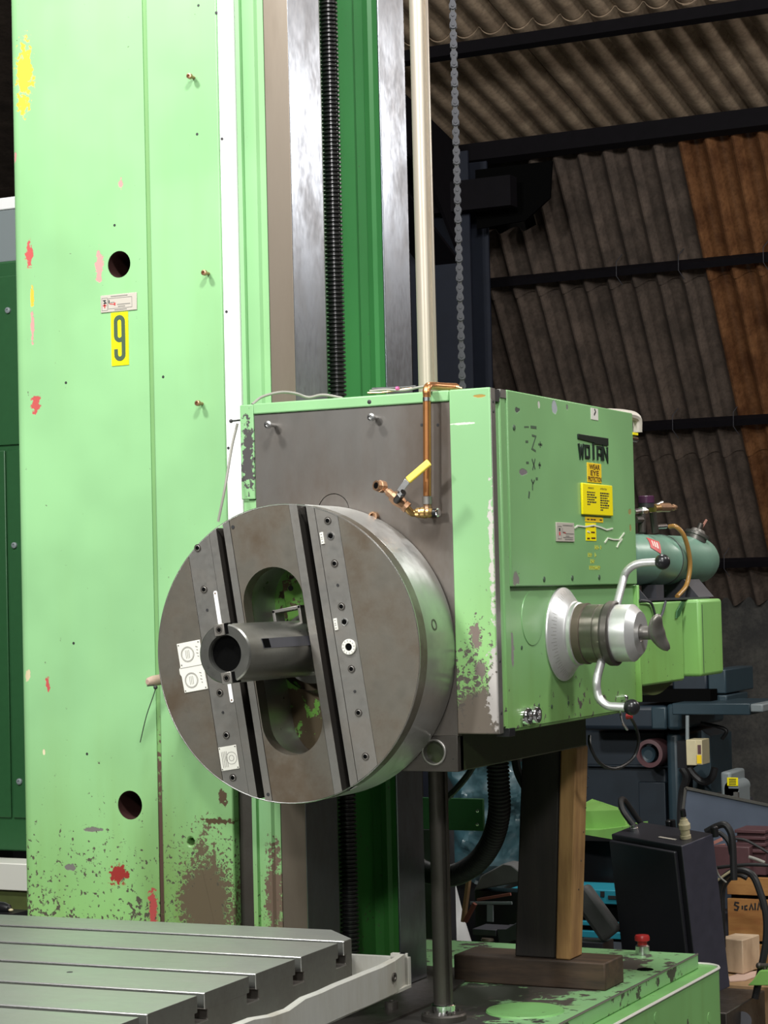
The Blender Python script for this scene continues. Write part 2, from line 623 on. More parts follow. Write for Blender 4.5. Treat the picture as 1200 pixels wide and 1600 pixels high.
M['wood_dark'] = wood('oil blackened timber', (0.009, 0.007, 0.0065), (0.024, 0.018, 0.014))
M['wood_tan'] = wood('tan timber', (0.20, 0.10, 0.035), (0.46, 0.265, 0.10))
M['wood_block'] = wood('oily timber block', (0.02, 0.013, 0.009), (0.10, 0.06, 0.034), (3, 22, 22))
M['wood_pale'] = wood('pale cut timber', (0.42, 0.30, 0.20), (0.66, 0.50, 0.34), (14, 14, 5))
M['wood_pinkgrey'] = wood('weathered pink timber', (0.26, 0.18, 0.14), (0.44, 0.32, 0.25), (14, 14, 3))
M['crate_wood'] = wood('orange crate board', (0.28, 0.11, 0.03), (0.46, 0.24, 0.07), (4, 4, 20))


def cement(name, c0, c1, rough=0.85, blot=0.0, blot_col=(0.4, 0.38, 0.34)):
    m, nt, b, N, L = new_mat(name)
    g = G(nt)
    n = g.noise(5, 7, 0.68)
    n2 = g.noise(45, 4, 0.6)
    c = g.mix(g.ramp(n, 0.3, 0.72), c0, c1)
    c = g.mix(g.math('MULTIPLY', g.ramp(n2, 0.4, 0.75), 0.45), c, tuple(x * 0.55 for x in c0))
    L.new(c, b.inputs['Base Color'])
    b.inputs['Roughness'].default_value = rough
    g.bump(n2, 0.3, 0.004, b)
    return m


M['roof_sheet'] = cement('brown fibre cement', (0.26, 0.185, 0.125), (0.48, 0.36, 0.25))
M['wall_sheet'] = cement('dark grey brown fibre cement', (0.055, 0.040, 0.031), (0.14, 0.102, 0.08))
M['wall_sheet_orange'] = cement('amber glassfibre sheet', (0.10, 0.042, 0.02), (0.25, 0.115, 0.05), 0.2)
M['masonry'] = cement('dark masonry', (0.03, 0.03, 0.03), (0.085, 0.08, 0.07))  # mottled dark grey
M['concrete'] = cement('oily concrete', (0.06, 0.058, 0.055), (0.13, 0.125, 0.115), 0.6)
M['hall_wall'] = plain('hall wall paint', (0.45, 0.45, 0.43), 0.8)


def film(name):
    m, nt, b, N, L = new_mat(name)
    b.inputs['Base Color'].default_value = (0.14, 0.26, 0.30, 1)
    b.inputs['Roughness'].default_value = 0.18
    b.inputs['Alpha'].default_value = 0.16
    b.inputs['Specular IOR Level'].default_value = 0.9
    return m


M['film'] = film('thin clear film')

# ------------------------------------------------------------------ key planes of the machine (metres)
YC = 4.3206      # column front
XW = -2.3744     # column guideway face
YP = 4.1706      # headstock front plate
XS = -1.817      # headstock right side
ZB = 0.667       # machine base top


def cspot(px, py, rx, ry, col, amt, Y=YC):
    p = at(px, py, Y=Y)
    return (tuple(p), (rx * 0.00163, 0.05, ry * 0.00147), col, amt)


def sspot(px, py, rx, ry, col, amt, X=XS):
    p = at(px, py, X=X)
    return (tuple(p), (0.05, rx * 0.0034, ry * 0.00145), col, amt)


RED, YEL, PINK, BARE = (0.46, 0.07, 0.065), (0.80, 0.42, 0.03), (0.55, 0.27, 0.25), (0.16, 0.15, 0.135)
M['col_left'] = paint('column paint left', GREEN, 0.7, 1.45, 0.21, 0.0, spots=[
    cspot(37, 110, 13, 42, YEL, 0.9), cspot(36, 165, 11, 20, YEL, 0.8), cspot(22, 245, 4, 11, PINK, 0.3),
    cspot(189, 287, 5, 11, PINK, 0.5), cspot(46, 397, 6, 21, RED, 0.5), cspot(50, 464, 4, 19, YEL, 0.4),
    cspot(51, 510, 4, 24, PINK, 0.5), cspot(56, 627, 8, 17, RED, 0.6), cspot(156, 415, 6, 26, PINK, 0.7),
    cspot(44, 1056, 5, 11, (0.6, 0.5, 0.32), 0.4), cspot(75, 1071, 4, 14, RED, 0.5), cspot(69, 1175, 2.5, 5, (0.7, 0.6, 0.4), 0.3),
    cspot(186, 1365, 15, 16, (0.28, 0.02, 0.015), 0.5), cspot(239, 1425, 7, 32, RED, 0.5), cspot(146, 1296, 16, 4, BARE, 0.3),
    cspot(110, 1355, 10, 5, BARE, 0.5)])
M['col_right'] = paint('column paint right', GREEN, 0.7, 1.5, 0.19, 0.0, grime=0.75, spots=[
    cspot(325, 1395, 48, 85, (0.125, 0.095, 0.055), 0.95), cspot(343, 1283, 24, 5, (0.08, 0.05, 0.02), 0.9),
    cspot(349, 1247, 8, 12, (0.10, 0.06, 0.03), 0.9)])
M['col_edge'] = paint('column edge paint', GREEN, 0.7, 1.2, 0.2, 0.0, grime=0.8, spots=[
    cspot(430, 1400, 14, 70, (0.15, 0.10, 0.07), 0.6)])
M['head_front'] = paint('headstock front paint', GREEN, 1.33, 1.85, 0.24, 0.0, chip_col=(0.07, 0.06, 0.05), spots=[
    cspot(752, 1125, 42, 42, (0.14, 0.115, 0.09), 0.8, YP), cspot(745, 995, 8, 22, (0.17, 0.13, 0.11), 0.7, YP),
    cspot(752, 1045, 9, 12, (0.17, 0.14, 0.12), 0.9, YP), cspot(776, 1085, 9, 60, (0.45, 0.42, 0.40), 0.8, YP),
    cspot(770, 860, 4, 90, (0.5, 0.48, 0.44), 0.7, YP), cspot(751, 619, 8, 2.5, (0.35, 0.22, 0.04), 0.2, YP),
    cspot(724, 662, 17, 1.6, (0.6, 0.72, 0.55), 0.3, YP)])
M['head_left'] = paint('headstock left edge paint', GREEN, 1.33, 1.6, 0.2, 0.02, chip_col=(0.05, 0.045, 0.045), spots=[
    cspot(388, 712, 9, 48, (0.055, 0.05, 0.05), 0.75, YP)])
M['head_side'] = paint('headstock side paint', (0.21, 0.42, 0.18), 1.33, 1.6, 0.12, 0.0, grime=0.35, chip_scale=40, rough=0.3,
                       chip_col=(0.06, 0.05, 0.045), spots=[
    sspot(808, 905, 7, 12, (0.20, 0.19, 0.17), 0.5), sspot(805, 1010, 6, 26, (0.24, 0.22, 0.21), 0.5),
    sspot(808, 640, 3.5, 4, (0.05, 0.06, 0.05), 0.4), sspot(866, 637, 5, 10, (0.33, 0.36, 0.38), 0.2),
    sspot(818, 738, 6, 5, (0.16, 0.14, 0.15), 0.3), sspot(842, 632, 2, 6, (0.5, 0.5, 0.45), 0.2),
    sspot(886, 636, 2, 5, (0.15, 0.16, 0.13), 0.3), sspot(984, 800, 3, 5, (0.30, 0.24, 0.08), 0.3),
    sspot(985, 825, 2.5, 9, (0.30, 0.24, 0.08), 0.3)])
M['base_paint'] = paint('base paint', GREEN, 0.5, 0.7, 0.0, 0.15, grime=0.9, chip_scale=11, chip_col=(0.04, 0.034, 0.028), spots=[
    (tuple(at(660, 1585, Z=ZB)), (0.22, 0.25, 0.1), (0.04, 0.037, 0.033), 0.7), (tuple(at(900, 1530, Z=ZB)), (0.10, 0.35, 0.1), (0.06, 0.052, 0.042), 0.6),
    (tuple(at(730, 1555, Z=ZB)), (0.14, 0.18, 0.1), (0.03, 0.035, 0.024), 0.5)])
M['base_side'] = paint('base side paint', (0.21, 0.47, 0.17), 0.0, 0.9, 0.05, 0.03, grime=0.7, chip_scale=20)
M['motor_paint'] = paint('motor cover paint', (0.24, 0.50, 0.16), 1.3, 1.75, 0.05, 0.0, grime=0.3)

# ------------------------------------------------------------------ the hall
fl = MB()
fl.box(-12, 8, -6, 16, -0.3, 0)
fl = base_props(fl.build('floor', M['concrete']), kind='structure')

SLOPE = R(13.5)
WSL = R(57)
YE, ZE = 12.05, 4.36          # eaves
PITCHW = 0.16
AMP = 0.042


def sheet(x0, x1, s0, s1, origin, sdir, ndir, n_per=14, round_side=0):
    """corrugated sheet: ridges run along sdir, waves along x"""
    mb = MB()
    nx = max(4, int(round((x1 - x0) / PITCHW * n_per)))
    v, f = [], []
    o, sd, nd = Vector(origin), Vector(sdir), Vector(ndir)
    ns = 2
    for j in range(ns):
        s = s0 + (s1 - s0) * j / (ns - 1)
        for i in range(nx + 1):
            x = x0 + (x1 - x0) * i / nx
            h = 2 * AMP * ((1 + math.cos(2 * math.pi * x / PITCHW)) / 2) ** 1.5 - AMP
            if round_side:
                h = -0.070 * abs(math.cos(math.pi * x / PITCHW)) ** 0.6 + 0.035
            v.append(o + Vector((x, 0, 0)) + sd * s + nd * h)
    for i in range(nx):
        f.append((i, i + 1, nx + 2 + i, nx + 1 + i))
    k = len(v)
    v2 = [p + nd * 0.007 for p in v]
    v += v2
    for i in range(nx):
        f.append((k + i, k + nx + 1 + i, k + nx + 2 + i, k + i + 1))
        f.append((i, k + i, k + i + 1, i + 1))
        f.append((nx + 1 + i, nx + 2 + i, k + nx + 2 + i, k + nx + 1 + i))
    mb.add(v, f)
    return mb


XL = -5.62                     # roof sheets start at the gable rafter
ceil = MB()
ceil.box(-12, 8, 10.95, 11.03, 5.2, 5.25)
ceil = thing('ceiling', 'brown fibre cement roof of corrugated sheets on dark purlins', None, (0, YE, ZE))
del ceil['label']
ceil['kind'] = 'structure'
sd, nd = (0, -math.cos(SLOPE), math.sin(SLOPE)), (0, math.sin(SLOPE), math.cos(SLOPE))
x = XL
k = 0
while x < 4:
    xx = x + PITCHW * 6.5
    for s0, s1, lift in ((-0.12, 1.3, 0.0), (1.2, 2.7, 0.014), (2.6, 6.0, 0.028)):
        mb = sheet(x, xx + PITCHW * 0.25, s0, s1, (0, YE, ZE + 0.085 + lift + 0.004 * (k % 2)), sd, nd, round_side=1)
        mb.build('roof_sheet', M['roof_sheet'], ceil, recalc=False)
    x = xx
    k += 1
# the rest of the roof, outside the view
mb = MB()
mb.prism([(YE - 5.6, ZE + 1.42), (-6, 5.3), (-6, 5.4), (YE - 5.6, ZE + 1.5)], -12, 8, lambda a, b, d: Vector((d, a, b)))
mb.prism([(YE + 0.2, ZE + 0.06), (YE - 5.7, ZE + 1.46), (YE - 5.7, ZE + 1.52), (YE + 0.2, ZE + 0.12)], -12, XL - 0.02, lambda a, b, d: Vector((d, a, b)))
mb.build('roof_slab', M['wall_sheet'], ceil)

wall = thing('wall_back', 'x', None, (0, YE, ZE))
del wall['label']
wall['kind'] = 'structure'
wd, wn = (0, math.cos(WSL), -math.sin(WSL)), (0, -math.sin(WSL), -math.cos(WSL))
x = -5.62
k = 0
while x < 5:
    xx = x + PITCHW * (3.5 if k == 0 else 6.5)
    amber = -3.98 < (x + xx) / 2
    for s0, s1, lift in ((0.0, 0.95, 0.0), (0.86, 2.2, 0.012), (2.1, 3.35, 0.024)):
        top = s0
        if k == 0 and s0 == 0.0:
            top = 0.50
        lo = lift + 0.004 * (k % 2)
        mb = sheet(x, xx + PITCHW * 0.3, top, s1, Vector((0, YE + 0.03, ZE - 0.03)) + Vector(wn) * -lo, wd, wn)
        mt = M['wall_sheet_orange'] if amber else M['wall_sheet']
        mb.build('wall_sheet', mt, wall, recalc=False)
    x = xx
    k += 1
mb = MB()
mb.box(-12, 8, 13.95, 14.2, 0, 1.75)
mb.prism([(12.1, 4.6), (13.9, 1.7), (14.2, 1.7), (12.5, 4.6)], -12, 8, lambda a, b, d: Vector((d, a, b)))
mb.build('masonry', M['masonry'], wall)

for nm, bxs in (('wall_left', (-12, -11.8, -6, 14.2, 0, 6.2)), ('wall_right', (8, 8.2, -6, 14.2, 0, 6.2)), ('wall_front', (-12, 8, -6.2, -6, 0, 6.2))):
    base_props(MB().box(*bxs).build(nm, M['hall_wall'] if nm != 'wall_left' else M['masonry']), kind='structure')
gb = MB().box(-6.05, -5.95, 9.0, 14.0, 0, 6.2)
base_props(gb.build('wall_gable', M['masonry']), kind='structure')


def purlin(name, s, sdir, ndir, off, hgt, wid, x0=-5.8, x1=6, label=None):
    c = Vector((0, YE, ZE)) + Vector(sdir) * s + Vector(ndir) * off
    mb = MB()
    a, b = c + Vector((x0, 0, 0)), c + Vector((x1, 0, 0))
    mb.bar(a, b, wid, hgt, ndir)
    o = mb.build(name, M['beam'])
    return base_props(o, kind='structure')


purlin('trim_1', 0.03, sd, nd, -0.03, 0.115, 0.08)
purlin('trim_2', 1.30, sd, nd, -0.01, 0.07, 0.06)
for i, s in enumerate((0.86, 1.96, 3.02)):
    p = purlin('trim_%d' % (i + 3), s, wd, wn, 0.06, 0.05, 0.045)
    # wire ties round the rail
    for xx in (-4.55, -4.15, -3.62):
        c = Vector((xx + 0.13 * i, YE, ZE)) + Vector(wd) * s + Vector(wn) * 0.06
        MB().tube([c + Vector((0.02, 0, 0.10)), c + Vector((0, -0.055, 0.05)), c + Vector((0, -0.06, -0.04)), c + Vector((0.02, -0.01, -0.09))],
                  0.0025, 6).build('wire_tie', M['charcoal'], p, world=False)
# rafter along the gable end of the sheets, portal column with haunch
mb = MB()
o = Vector((XL, YE, ZE - 0.01))
mb.bar(o + Vector(sd) * -0.2, o + Vector(sd) * 6, 0.06, 0.10, nd)
base_props(mb.build('trim_6', M['roof_sheet']), kind='structure')
fr = thing('steel_portal_frame', 'dark blue steel portal column with haunch beyond the hanging chain', 'frame', (-5.45, 11.9, 0))
mb = MB()
for yy in (11.72, 12.0):
    mb.box(-5.62, -5.22, yy - 0.008, yy + 0.008, 0, 4.3)
mb.box(-5.43, -5.41, 11.72, 12.0, 0, 4.3)
mb.build('column', M['beam_blue'], fr)
mb = MB()
for xx in (-5.30, -5.55):
    mb.prism([(11.7, 4.35), (11.7, 3.7), (11.3, 4.1), (9.4, 4.62), (9.4, 4.9)], xx - 0.01, xx + 0.01, lambda a, b, d: Vector((d, a, b)))
mb.bar((-5.42, 11.75, 3.62), (-5.42, 9.4, 4.66), 0.26, 0.02, (0, 0.3, 1))
mb.build('haunch', M['beam'], fr)
MB().prism([(-5.22, 4.2), (-4.72, 4.2), (-4.74, 3.98), (-4.9, 3.86), (-5.22, 3.84)], 11.82, 11.84, front).build('gusset_plate', M['void'], fr)
MB().box(-5.95, -4.9, 11.6, 11.7, 3.92, 4.1).build('tie_beam', M['beam'], fr)

# ------------------------------------------------------------------ machine base
base = thing('machine_base', 'green chipped cast machine base with stepped edge under the column', 'machine base', (-2.6, 5.0, 0))
mb = MB()
mb.box(-3.6, -1.85, 4.0, 5.53, 0.627, ZB)
mb.build('top_slab', M['base_paint'], base, bev=0.004)
MB().tube([Vector((-1.8506, 4.0, ZB - 0.0005)), Vector((-1.8506, 5.525, ZB - 0.0005))], 0.0028, 6).build('worn_edge', M['steel_strip'], base)
mb = MB()
xr, yr = -1.80, 5.60
outl = [(-3.6, 4.0), (xr, 4.0)] + [(xr - 0.06 + 0.06 * math.cos(t), yr - 0.06 + 0.06 * math.sin(t)) for t in [R(q) for q in range(0, 91, 15)]] + [(-3.6, yr)]
mb.prism(outl, 0.02, 0.627, flat)
mb.build('lower_body', M['base_side'], base, bev=0.003)
mb = MB()
rim = [(xr, 4.0)] + [(xr - 0.06 + 0.06 * math.cos(t), yr - 0.06 + 0.06 * math.sin(t)) for t in [R(q) for q in range(0, 91, 15)]] + [(-2.2, yr)]
mb.tube([Vector((a, b, 0.628)) for a, b in rim], 0.004, 6)
mb.build('worn_rim', M['plate_white'], base, label='pale worn rim')
mb = MB().lathe([(0, 0.092), (0.004, 0.09)], (-1.983, 4.652, ZB), 'Z', 48)
mb.build('round_cover', M['base_side'], base)
mb = MB().lathe([(0, 0.022), (0.0015, 0.02)], tuple(at(1008, 1515, Z=ZB)), 'Z', 24)
mb.build('hole_plug', M['void'], base)
# raised foot around the column
mb = MB()
mb.prism([(-3.3, 4.05), (-2.36, 4.05), (-2.22, 4.42), (-2.22, 4.7), (-2.3, 5.1), (-3.3, 5.1)], ZB, ZB + 0.006, flat)
mb.build('column_seat', M['dark_steel'], base)
for px, py in ((556, 1578), (612, 1580), (606, 1551)):
    c = at(px, py, Z=ZB)
    s = MB().lathe([(0, 0.016), (0.018, 0.016), (0.02, 0.012), (0.02, 0.007), (0.012, 0.006)], c + Vector((0, 0, 0.005)), 'Z', 16)
    s.build('foundation_bolt', M['dark_steel'], base)
for px, py in ((1025, 1590), (1108, 1590)):
    c = at(px, py, X=xr)
    MB().lathe([(0, 0.014), (0.0008, 0.0135)], c, "X", 20).build('side_plug', M['base_side'], base)

# emergency button on the base
c = at(1004, 1491, Z=ZB)
eb = thing('emergency_button', 'red mushroom push button on a silver collar on the green base', 'button', c)
MB().lathe([(0, 0.019), (0.022, 0.019), (0.026, 0.014)], c, 'Z', 24).build('collar', M['steel_bright'], eb, label='silver collar')
MB().lathe([(0.024, 0.013), (0.034, 0.013), (0.037, 0.020), (0.046, 0.0205), (0.051, 0.018), (0.053, 0.0)], c, 'Z', 24).build('push_cap', M['red'], eb, label='red mushroom cap')

# ------------------------------------------------------------------ column
ZT = 3.95
col = thing('machine_column', 'tall green cast column with bare steel guideways and a yellow number label', 'machine column', (-2.77, 4.75, ZB))
ZB0 = ZB + 0.007
h1, h2 = at(186, 413, Y=YC), at(203, 1258, Y=YC)
xs0, xs1 = -2.7715, -2.7595     # seam


def zrect(x0, x1, z0, z1):
    return [(x0, z0), (x1, z0), (x1, z1), (x0, z1)]


mb = MB()
mb.prism(zrect(-3.138, xs0, ZB0, ZT), YC, YC + 0.06, front, holes=[circle(h1.x, h1.z, 0.0325, 28), circle(h2.x, h2.z, 0.0345, 28)])
arc = [(-3.138 - 0.032 * math.sin(R(q)), YC + 0.032 - 0.032 * math.cos(R(q))) for q in range(0, 91, 10)]
mb.prism(arc + [(-3.17, 5.1), (-3.11, 5.1), (-3.11, YC + 0.06), (-3.138, YC + 0.06)], ZB0, ZT, flat)
mb.build('left_panel', M['col_left'], col, smooth=30)
for hh_, rr_ in ((h1, 0.0325), (h2, 0.0345)):
    MB().lathe([(0.0015, rr_ - 0.0004), (0.10, rr_ - 0.0004)], (hh_.x, YC, hh_.z), 'Y', 32, cap=False).build('hole_lining', plain('darkened red hole lining', (0.035, 0.009, 0.007), 0.7), col, recalc=False)  # red lining darkened to paint in the shade of the hole
    MB().lathe([(0.0, rr_), (0.002, rr_)], (hh_.x, YC + 0.10, hh_.z), 'Y', 32).build('hole_end', M['void'], col)
hs = at(299, 1315, Y=YC)
mb = MB()
mb.prism(zrect(xs1, -2.563, ZB0, ZT), YC - 0.003, YC + 0.06, front, holes=[circle(hs.x, hs.z, 0.0095, 18)])
mb.build('right_panel', M['col_right'], col, bev=0.004)
M['seam'] = paint('seam paint', (0.17, 0.34, 0.13), 0.7, 1.6, 0.1, 0.0, grime=1.0, spots=[cspot(250, 1330, 60, 150, (0.085, 0.045, 0.03), 0.4)])
MB().box(xs0 - 0.01, xs1 + 0.01, YC + 0.0025, YC + 0.05, ZB0, ZT).build('panel_seam', M['seam'], col)
# channel with the white cover strip
MB().box(-2.57, -2.51, YC + 0.022, YC + 0.06, ZB0, ZT).build('strip_channel', M['dark_steel'], col)
ws = MB().box(-2.5615, -2.5185, YC - 0.002, YC + 0.02, 1.55, ZT).build('white_cover_strip', M['white'], col, bev=0.002, label='long white cover strip')
for px, py in ((347, 217), (354, 487), (357, 700), (338, 20)):
    c = at(px, py, Y=YC - 0.002)
    MB().lathe([(0, 0.0035), (-0.002, 0.003)], (c.x, YC - 0.002, c.z), 'Y', 12).build('cover_screw', M['ink'], ws)
mb = MB()
mb.prism([(-2.517, YC + 0.004), (-2.506, YC + 0.004), (-2.503, YC + 0.012), (-2.498, YC + 0.012), (-2.496, YC), (-2.482, YC - 0.004),
          (-2.462, YC - 0.004), (-2.456, YC + 0.002), (-2.4405, YC + 0.002), (-2.4405, YC + 0.06), (-2.517, YC + 0.06)], ZB0, ZT, flat)
mb.build('green_edge', M['col_edge'], col, smooth=25)
# front guideway: brown front face, bright side face
MB().box(-2.44, -2.4, YC + 0.004, YC + 0.1, ZB0, ZT).build('guideway_gib', M['steel_way_brown'], col)
mb = MB()
mb.box(-2.4395, XW, YC + 0.0015, 4.479, ZB0, ZT)
o = mb.build('front_guideway', [M['steel_way'], M['steel_way_brown']], col, bev=0.002)
for p in o.data.polygons:
    if p.normal.y < -0.7:
        p.material_index = 1
# recess with the lead screw, rear guideway
XF = -2.4429
MB().box(XF - 0.05, XF, 4.44, 4.80, ZB0, ZT).build('recess_floor', M['green_recess'], col)
mb = MB()
mb.prism([(XF - 0.01, 4.795), (-2.4195, 4.797), (-2.4158, 4.79), (-2.40, 4.786), (-2.3925, 4.797), (-2.379, 4.797), (-2.379, 4.93), (XF - 0.01, 4.93)], ZB0, ZT - 0.6, flat)
mb.build('recess_wall', M['green_recess'], col, smooth=25)
MB().box(-2.3805, XW, 4.7972, 4.9454, ZB0, ZT).build('rear_guideway', M['steel_way'], col, bev=0.002)
MB().box(XF - 0.12, XF - 0.05, 4.80, 5.1, ZB0, ZT).build('rear_body', M['green_recess'], col)
MB().box(-3.17, XF - 0.02, 5.08, 5.12, ZB0, ZT).build('back_panel', M['green_dark'], col)

for px, py, lab in ((304, 122, None), (327, 428, None), (317, 631, None)):
    c = at(px, py, Y=YC)
    s = MB().lathe([(0, 0.004), (-0.016, 0.004), (-0.016, 0.007), (-0.024, 0.0065), (-0.0245, 0.004), (-0.02, 0.003)], (c.x, YC - 0.003, c.z), 'Y', 12)
    s.build('rusty_stud', M['bronze'], col, label='rusty stud')
for px, py in ((179, 352), (103, 598), (256, 589), (311, 9), (309, 210), (136, 1178), (115, 1005)):
    c = at(px, py, Y=YC)
    yy = YC if px < 240 else YC - 0.003
    MB().lathe([(0, 0.0035), (-0.0008, 0.003)], (c.x, yy, c.z), 'Y', 10).build('tapped_hole', M['ink'], col)

# label plate and number nine
pl0, pl1 = at(158, 475, Y=YC), at(214.5, 475, Y=YC)
zc = at(186, 473, Y=YC).z
dp = MB().box(pl0.x, pl1.x, YC - 0.0025, YC, zc - 0.021, zc + 0.021).build('maker_plate', M['plate_grey'], col, bev=0.0008, label='small grey printed plate')
px0 = pl0.x
mk = MB()
YF = YC - 0.0031
for x0, x1, z0, z1 in ((0.004, 0.02, -0.016, 0.014), (0.022, 0.09, -0.013, 0.012)):
    stroke(mk, [(px0 + x0, zc + z0), (px0 + x1, zc + z0), (px0 + x1, zc + z1), (px0 + x0, zc + z1)], 0.0008, YF, YC - 0.002, front, closed=True)
for x0, x1, z in ((0.03, 0.078, 0.0165), (0.04, 0.075, -0.0165), (0.048, 0.085, -0.004), (0.05, 0.07, -0.009), (0.028, 0.04, 0.002)):
    stroke(mk, [(px0 + x0, zc + z), (px0 + x1, zc + z)], 0.0018, YF, YC - 0.002, front)
mk.build('print', M['ink_grey'], dp)
mk = MB()
stroke(mk, [(px0 + 0.0155, zc + 0.008), (px0 + 0.009, zc + 0.008), (px0 + 0.0155, zc + 0.002), (px0 + 0.009, zc + 0.001)], 0.003, YF, YC - 0.002, front)
stroke(mk, [(px0 + 0.025, zc + 0.008), (px0 + 0.025, zc)], 0.0025, YF, YC - 0.002, front)
mk.build('blue_print', M['ink'], dp)
mk = MB()
stroke(mk, [(px0 + 0.007, zc - 0.004), (px0 + 0.017, zc - 0.004)], 0.003, YF, YC - 0.002, front)
stroke(mk, [(px0 + 0.012, zc - 0.001), (px0 + 0.012, zc - 0.01)], 0.003, YF, YC - 0.002, front)
stroke(mk, [(px0 + 0.026, zc - 0.001), (px0 + 0.04, zc - 0.003)], 0.0018, YF, YC - 0.002, front)
stroke(mk, [(px0 + 0.041, zc + 0.001), (px0 + 0.041, zc - 0.006)], 0.004, YF, YC - 0.002, front)
mk.build('red_print', M['ink_red'], dp)
a, b = at(174.5, 531, Y=YC), at(201, 530, Y=YC)
zt, zb = at(187, 488, Y=YC).z, at(188, 571, Y=YC).z
nl = MB().box(a.x, b.x, YC - 0.0018, YC, zb, zt).build('number_label', M['sign_yellow'], col, label='yellow label with black number 9')
cx, zz0, zz1, hw = (a.x + b.x) / 2, zb + 0.016, zt - 0.012, 0.0108
path = [(cx - hw, zz0 + 0.022), (cx - hw, zz0 + 0.014)]
path = [(cx - hw, zz0 + 0.024)] + [(cx + hw * math.cos(R(q)), zz0 + hw + hw * math.sin(R(q))) for q in range(180, 361, 20)] + \
       [(cx + hw * math.cos(R(q)), zz1 - hw + hw * math.sin(R(q))) for q in range(0, 181, 20)]
bowl = [(cx - hw, zz1 - hw), (cx - hw, zz0 + 0.062)] + [(cx + hw * math.cos(R(q)), zz0 + 0.056 + hw * math.sin(R(q))) for q in range(180, 321, 20)]
mb = MB()
stroke(mb, bowl, 0.0108, YC - 0.0024, YC - 0.0015, front)
stroke(mb, path, 0.0108, YC - 0.0026, YC - 0.0015, front)
mb.build('number', M['ink_green'], nl)

# wooden pin with a wire behind the faceplate
c = at(238, 1063, Y=4.25)
pin = thing('wooden_pin', 'short wooden pin with trailing black wire beside the round faceplate', 'pin', c)
MB().lathe([(-0.03, 0.006), (-0.026, 0.010), (-0.012, 0.0125), (0.07, 0.0125)], c + Vector((0.012, 0, 0)), (0.25, 1, 0.1), 14).build('peg', M['wood_pinkgrey'], pin)
p1, p2, p3, p4 = c + Vector((0.005, -0.03, -0.012)), at(243, 1074, Y=4.2), at(229, 1118, Y=4.2), at(219, 1160, Y=4.2)
MB().tube(smooth_path([p1, p2, p3, p4], 5), 0.0012, 6).build('wire', M['ink'], pin)
MB().ball(p2, 0.005, 10, 8).build('wire_knot', M['ink'], pin)

# ------------------------------------------------------------------ lead screw
sc = at(524.5, 500, X=XW - 0.034)
ls = thing('lead_screw', 'black greased vertical lead screw in the column recess', 'lead screw', (XW - 0.034, sc.y, ZB + 0.02))
prof = []
z = 0.0
P = 0.0103
while z < ZT - ZB - 0.05:
    prof += [(z, 0.0165), (z + P * 0.22, 0.0225), (z + P * 0.62, 0.0225), (z + P * 0.84, 0.0165)]
    z += P
MB().lathe(prof, (XW - 0.034, sc.y, ZB + 0.02), 'Z', 20).build('thread', M['screw_steel'], ls, smooth=25)
MB().lathe([(0, 0.026), (0.04, 0.026), (0.042, 0.022)], (XW - 0.034, sc.y, ZB + 0.008), 'Z', 20).build('screw_bearing', M['dark_steel'], ls)

# ------------------------------------------------------------------ headstock
hd = thing('headstock', 'green headstock box with grey steel front plate, hung on the column guideways', 'headstock', (-2.1, 4.6, 1.34))
ZT1 = 2.081
MB().box(-2.43, XS - 0.012, YP + 0.02, 5.035, 1.345, ZT1 - 0.004).build('body', M['head_side'], hd, bev=0.004)
# front: left strip, top strip, steel plate, right cover
MB().box(-2.4355, -2.4005, YP - 0.002, YP + 0.02, 1.868, ZT1).build('left_strip', M['head_left'], hd, bev=0.002)
MB().box(-2.4335, -2.4005, YP + 0.004, YP + 0.02, 1.345, 1.866).build('lower_left_strip', M['col_right'], hd, bev=0.002)
ts = MB().box(-2.4, -1.9165, YP - 0.004, YP + 0.02, 2.058, ZT1 + 0.001).build('top_strip', M['head_front'], hd, bev=0.003)
pc = at(521, 795, Y=YP)
mb = MB()
mb.prism(zrect(-2.3995, -1.9155, 1.342, 2.057), YP, YP + 0.02, front, holes=[circle(pc.x, pc.z - 0.005, 0.0385, 40)])
fp = mb.build('front_plate', M['steel_plate'], hd, bev=0.001, label='bare grey steel front plate')
MB().lathe([(0, 0.0372), (0.018, 0.0372)], (pc.x, YP + 0.001, pc.z - 0.005), 'Y', 40).build('round_plug', M['steel_plate'], fp)
MB().box(-1.9145, -1.8185, YP - 0.006, YP + 0.019, 1.3465, ZT1 + 0.001).build('front_cover', M['head_front'], hd, bev=0.003)
# bright worn edge of the cover and the corner gap
MB().box(-1.8186, -1.8174, YP - 0.004, YP + 0.018, 1.348, ZT1).build('worn_edge', M['steel_strip'], hd)
for z in (2.052, 2.031, 1.50, 1.39):
    MB().lathe([(0, 0.0035), (0.001, 0.003)], (-1.8174, YP + 0.008, z), 'X', 10).build('edge_screw', M['ink'], hd)
MB().box(-1.85, -1.8245, YP + 0.019, YP + 0.05, 1.36, ZT1 - 0.03).build('corner_recess', M['head_side'], hd)
MB().box(-1.85, XS - 0.003, YP + 0.048, YP + 0.081, 1.352, ZT1).build('corner_strip', M['head_side'], hd, bev=0.004)
MB().box(-1.84, XS - 0.002, YP + 0.022, YP + 0.046, ZT1 - 0.027, ZT1 - 0.001).build('corner_rubber', M['rubber'], hd)
MB().box(-1.84, XS - 0.001, YP + 0.05, YP + 0.08, ZT1 - 0.017, ZT1 + 0.001).build('corner_clip', M['steel_strip'], hd)
MB().box(-1.845, XS + 0.003, YP + 0.042, YP + 0.073, 1.338, 1.356).build('black_foot', M['black'], hd, bev=0.001)
up_ = MB().box(-1.84, XS, 4.2536, 5.043, 1.6575, ZT1 + 0.002).build('upper_side_cover', M['head_side'], hd, bev=0.0025)
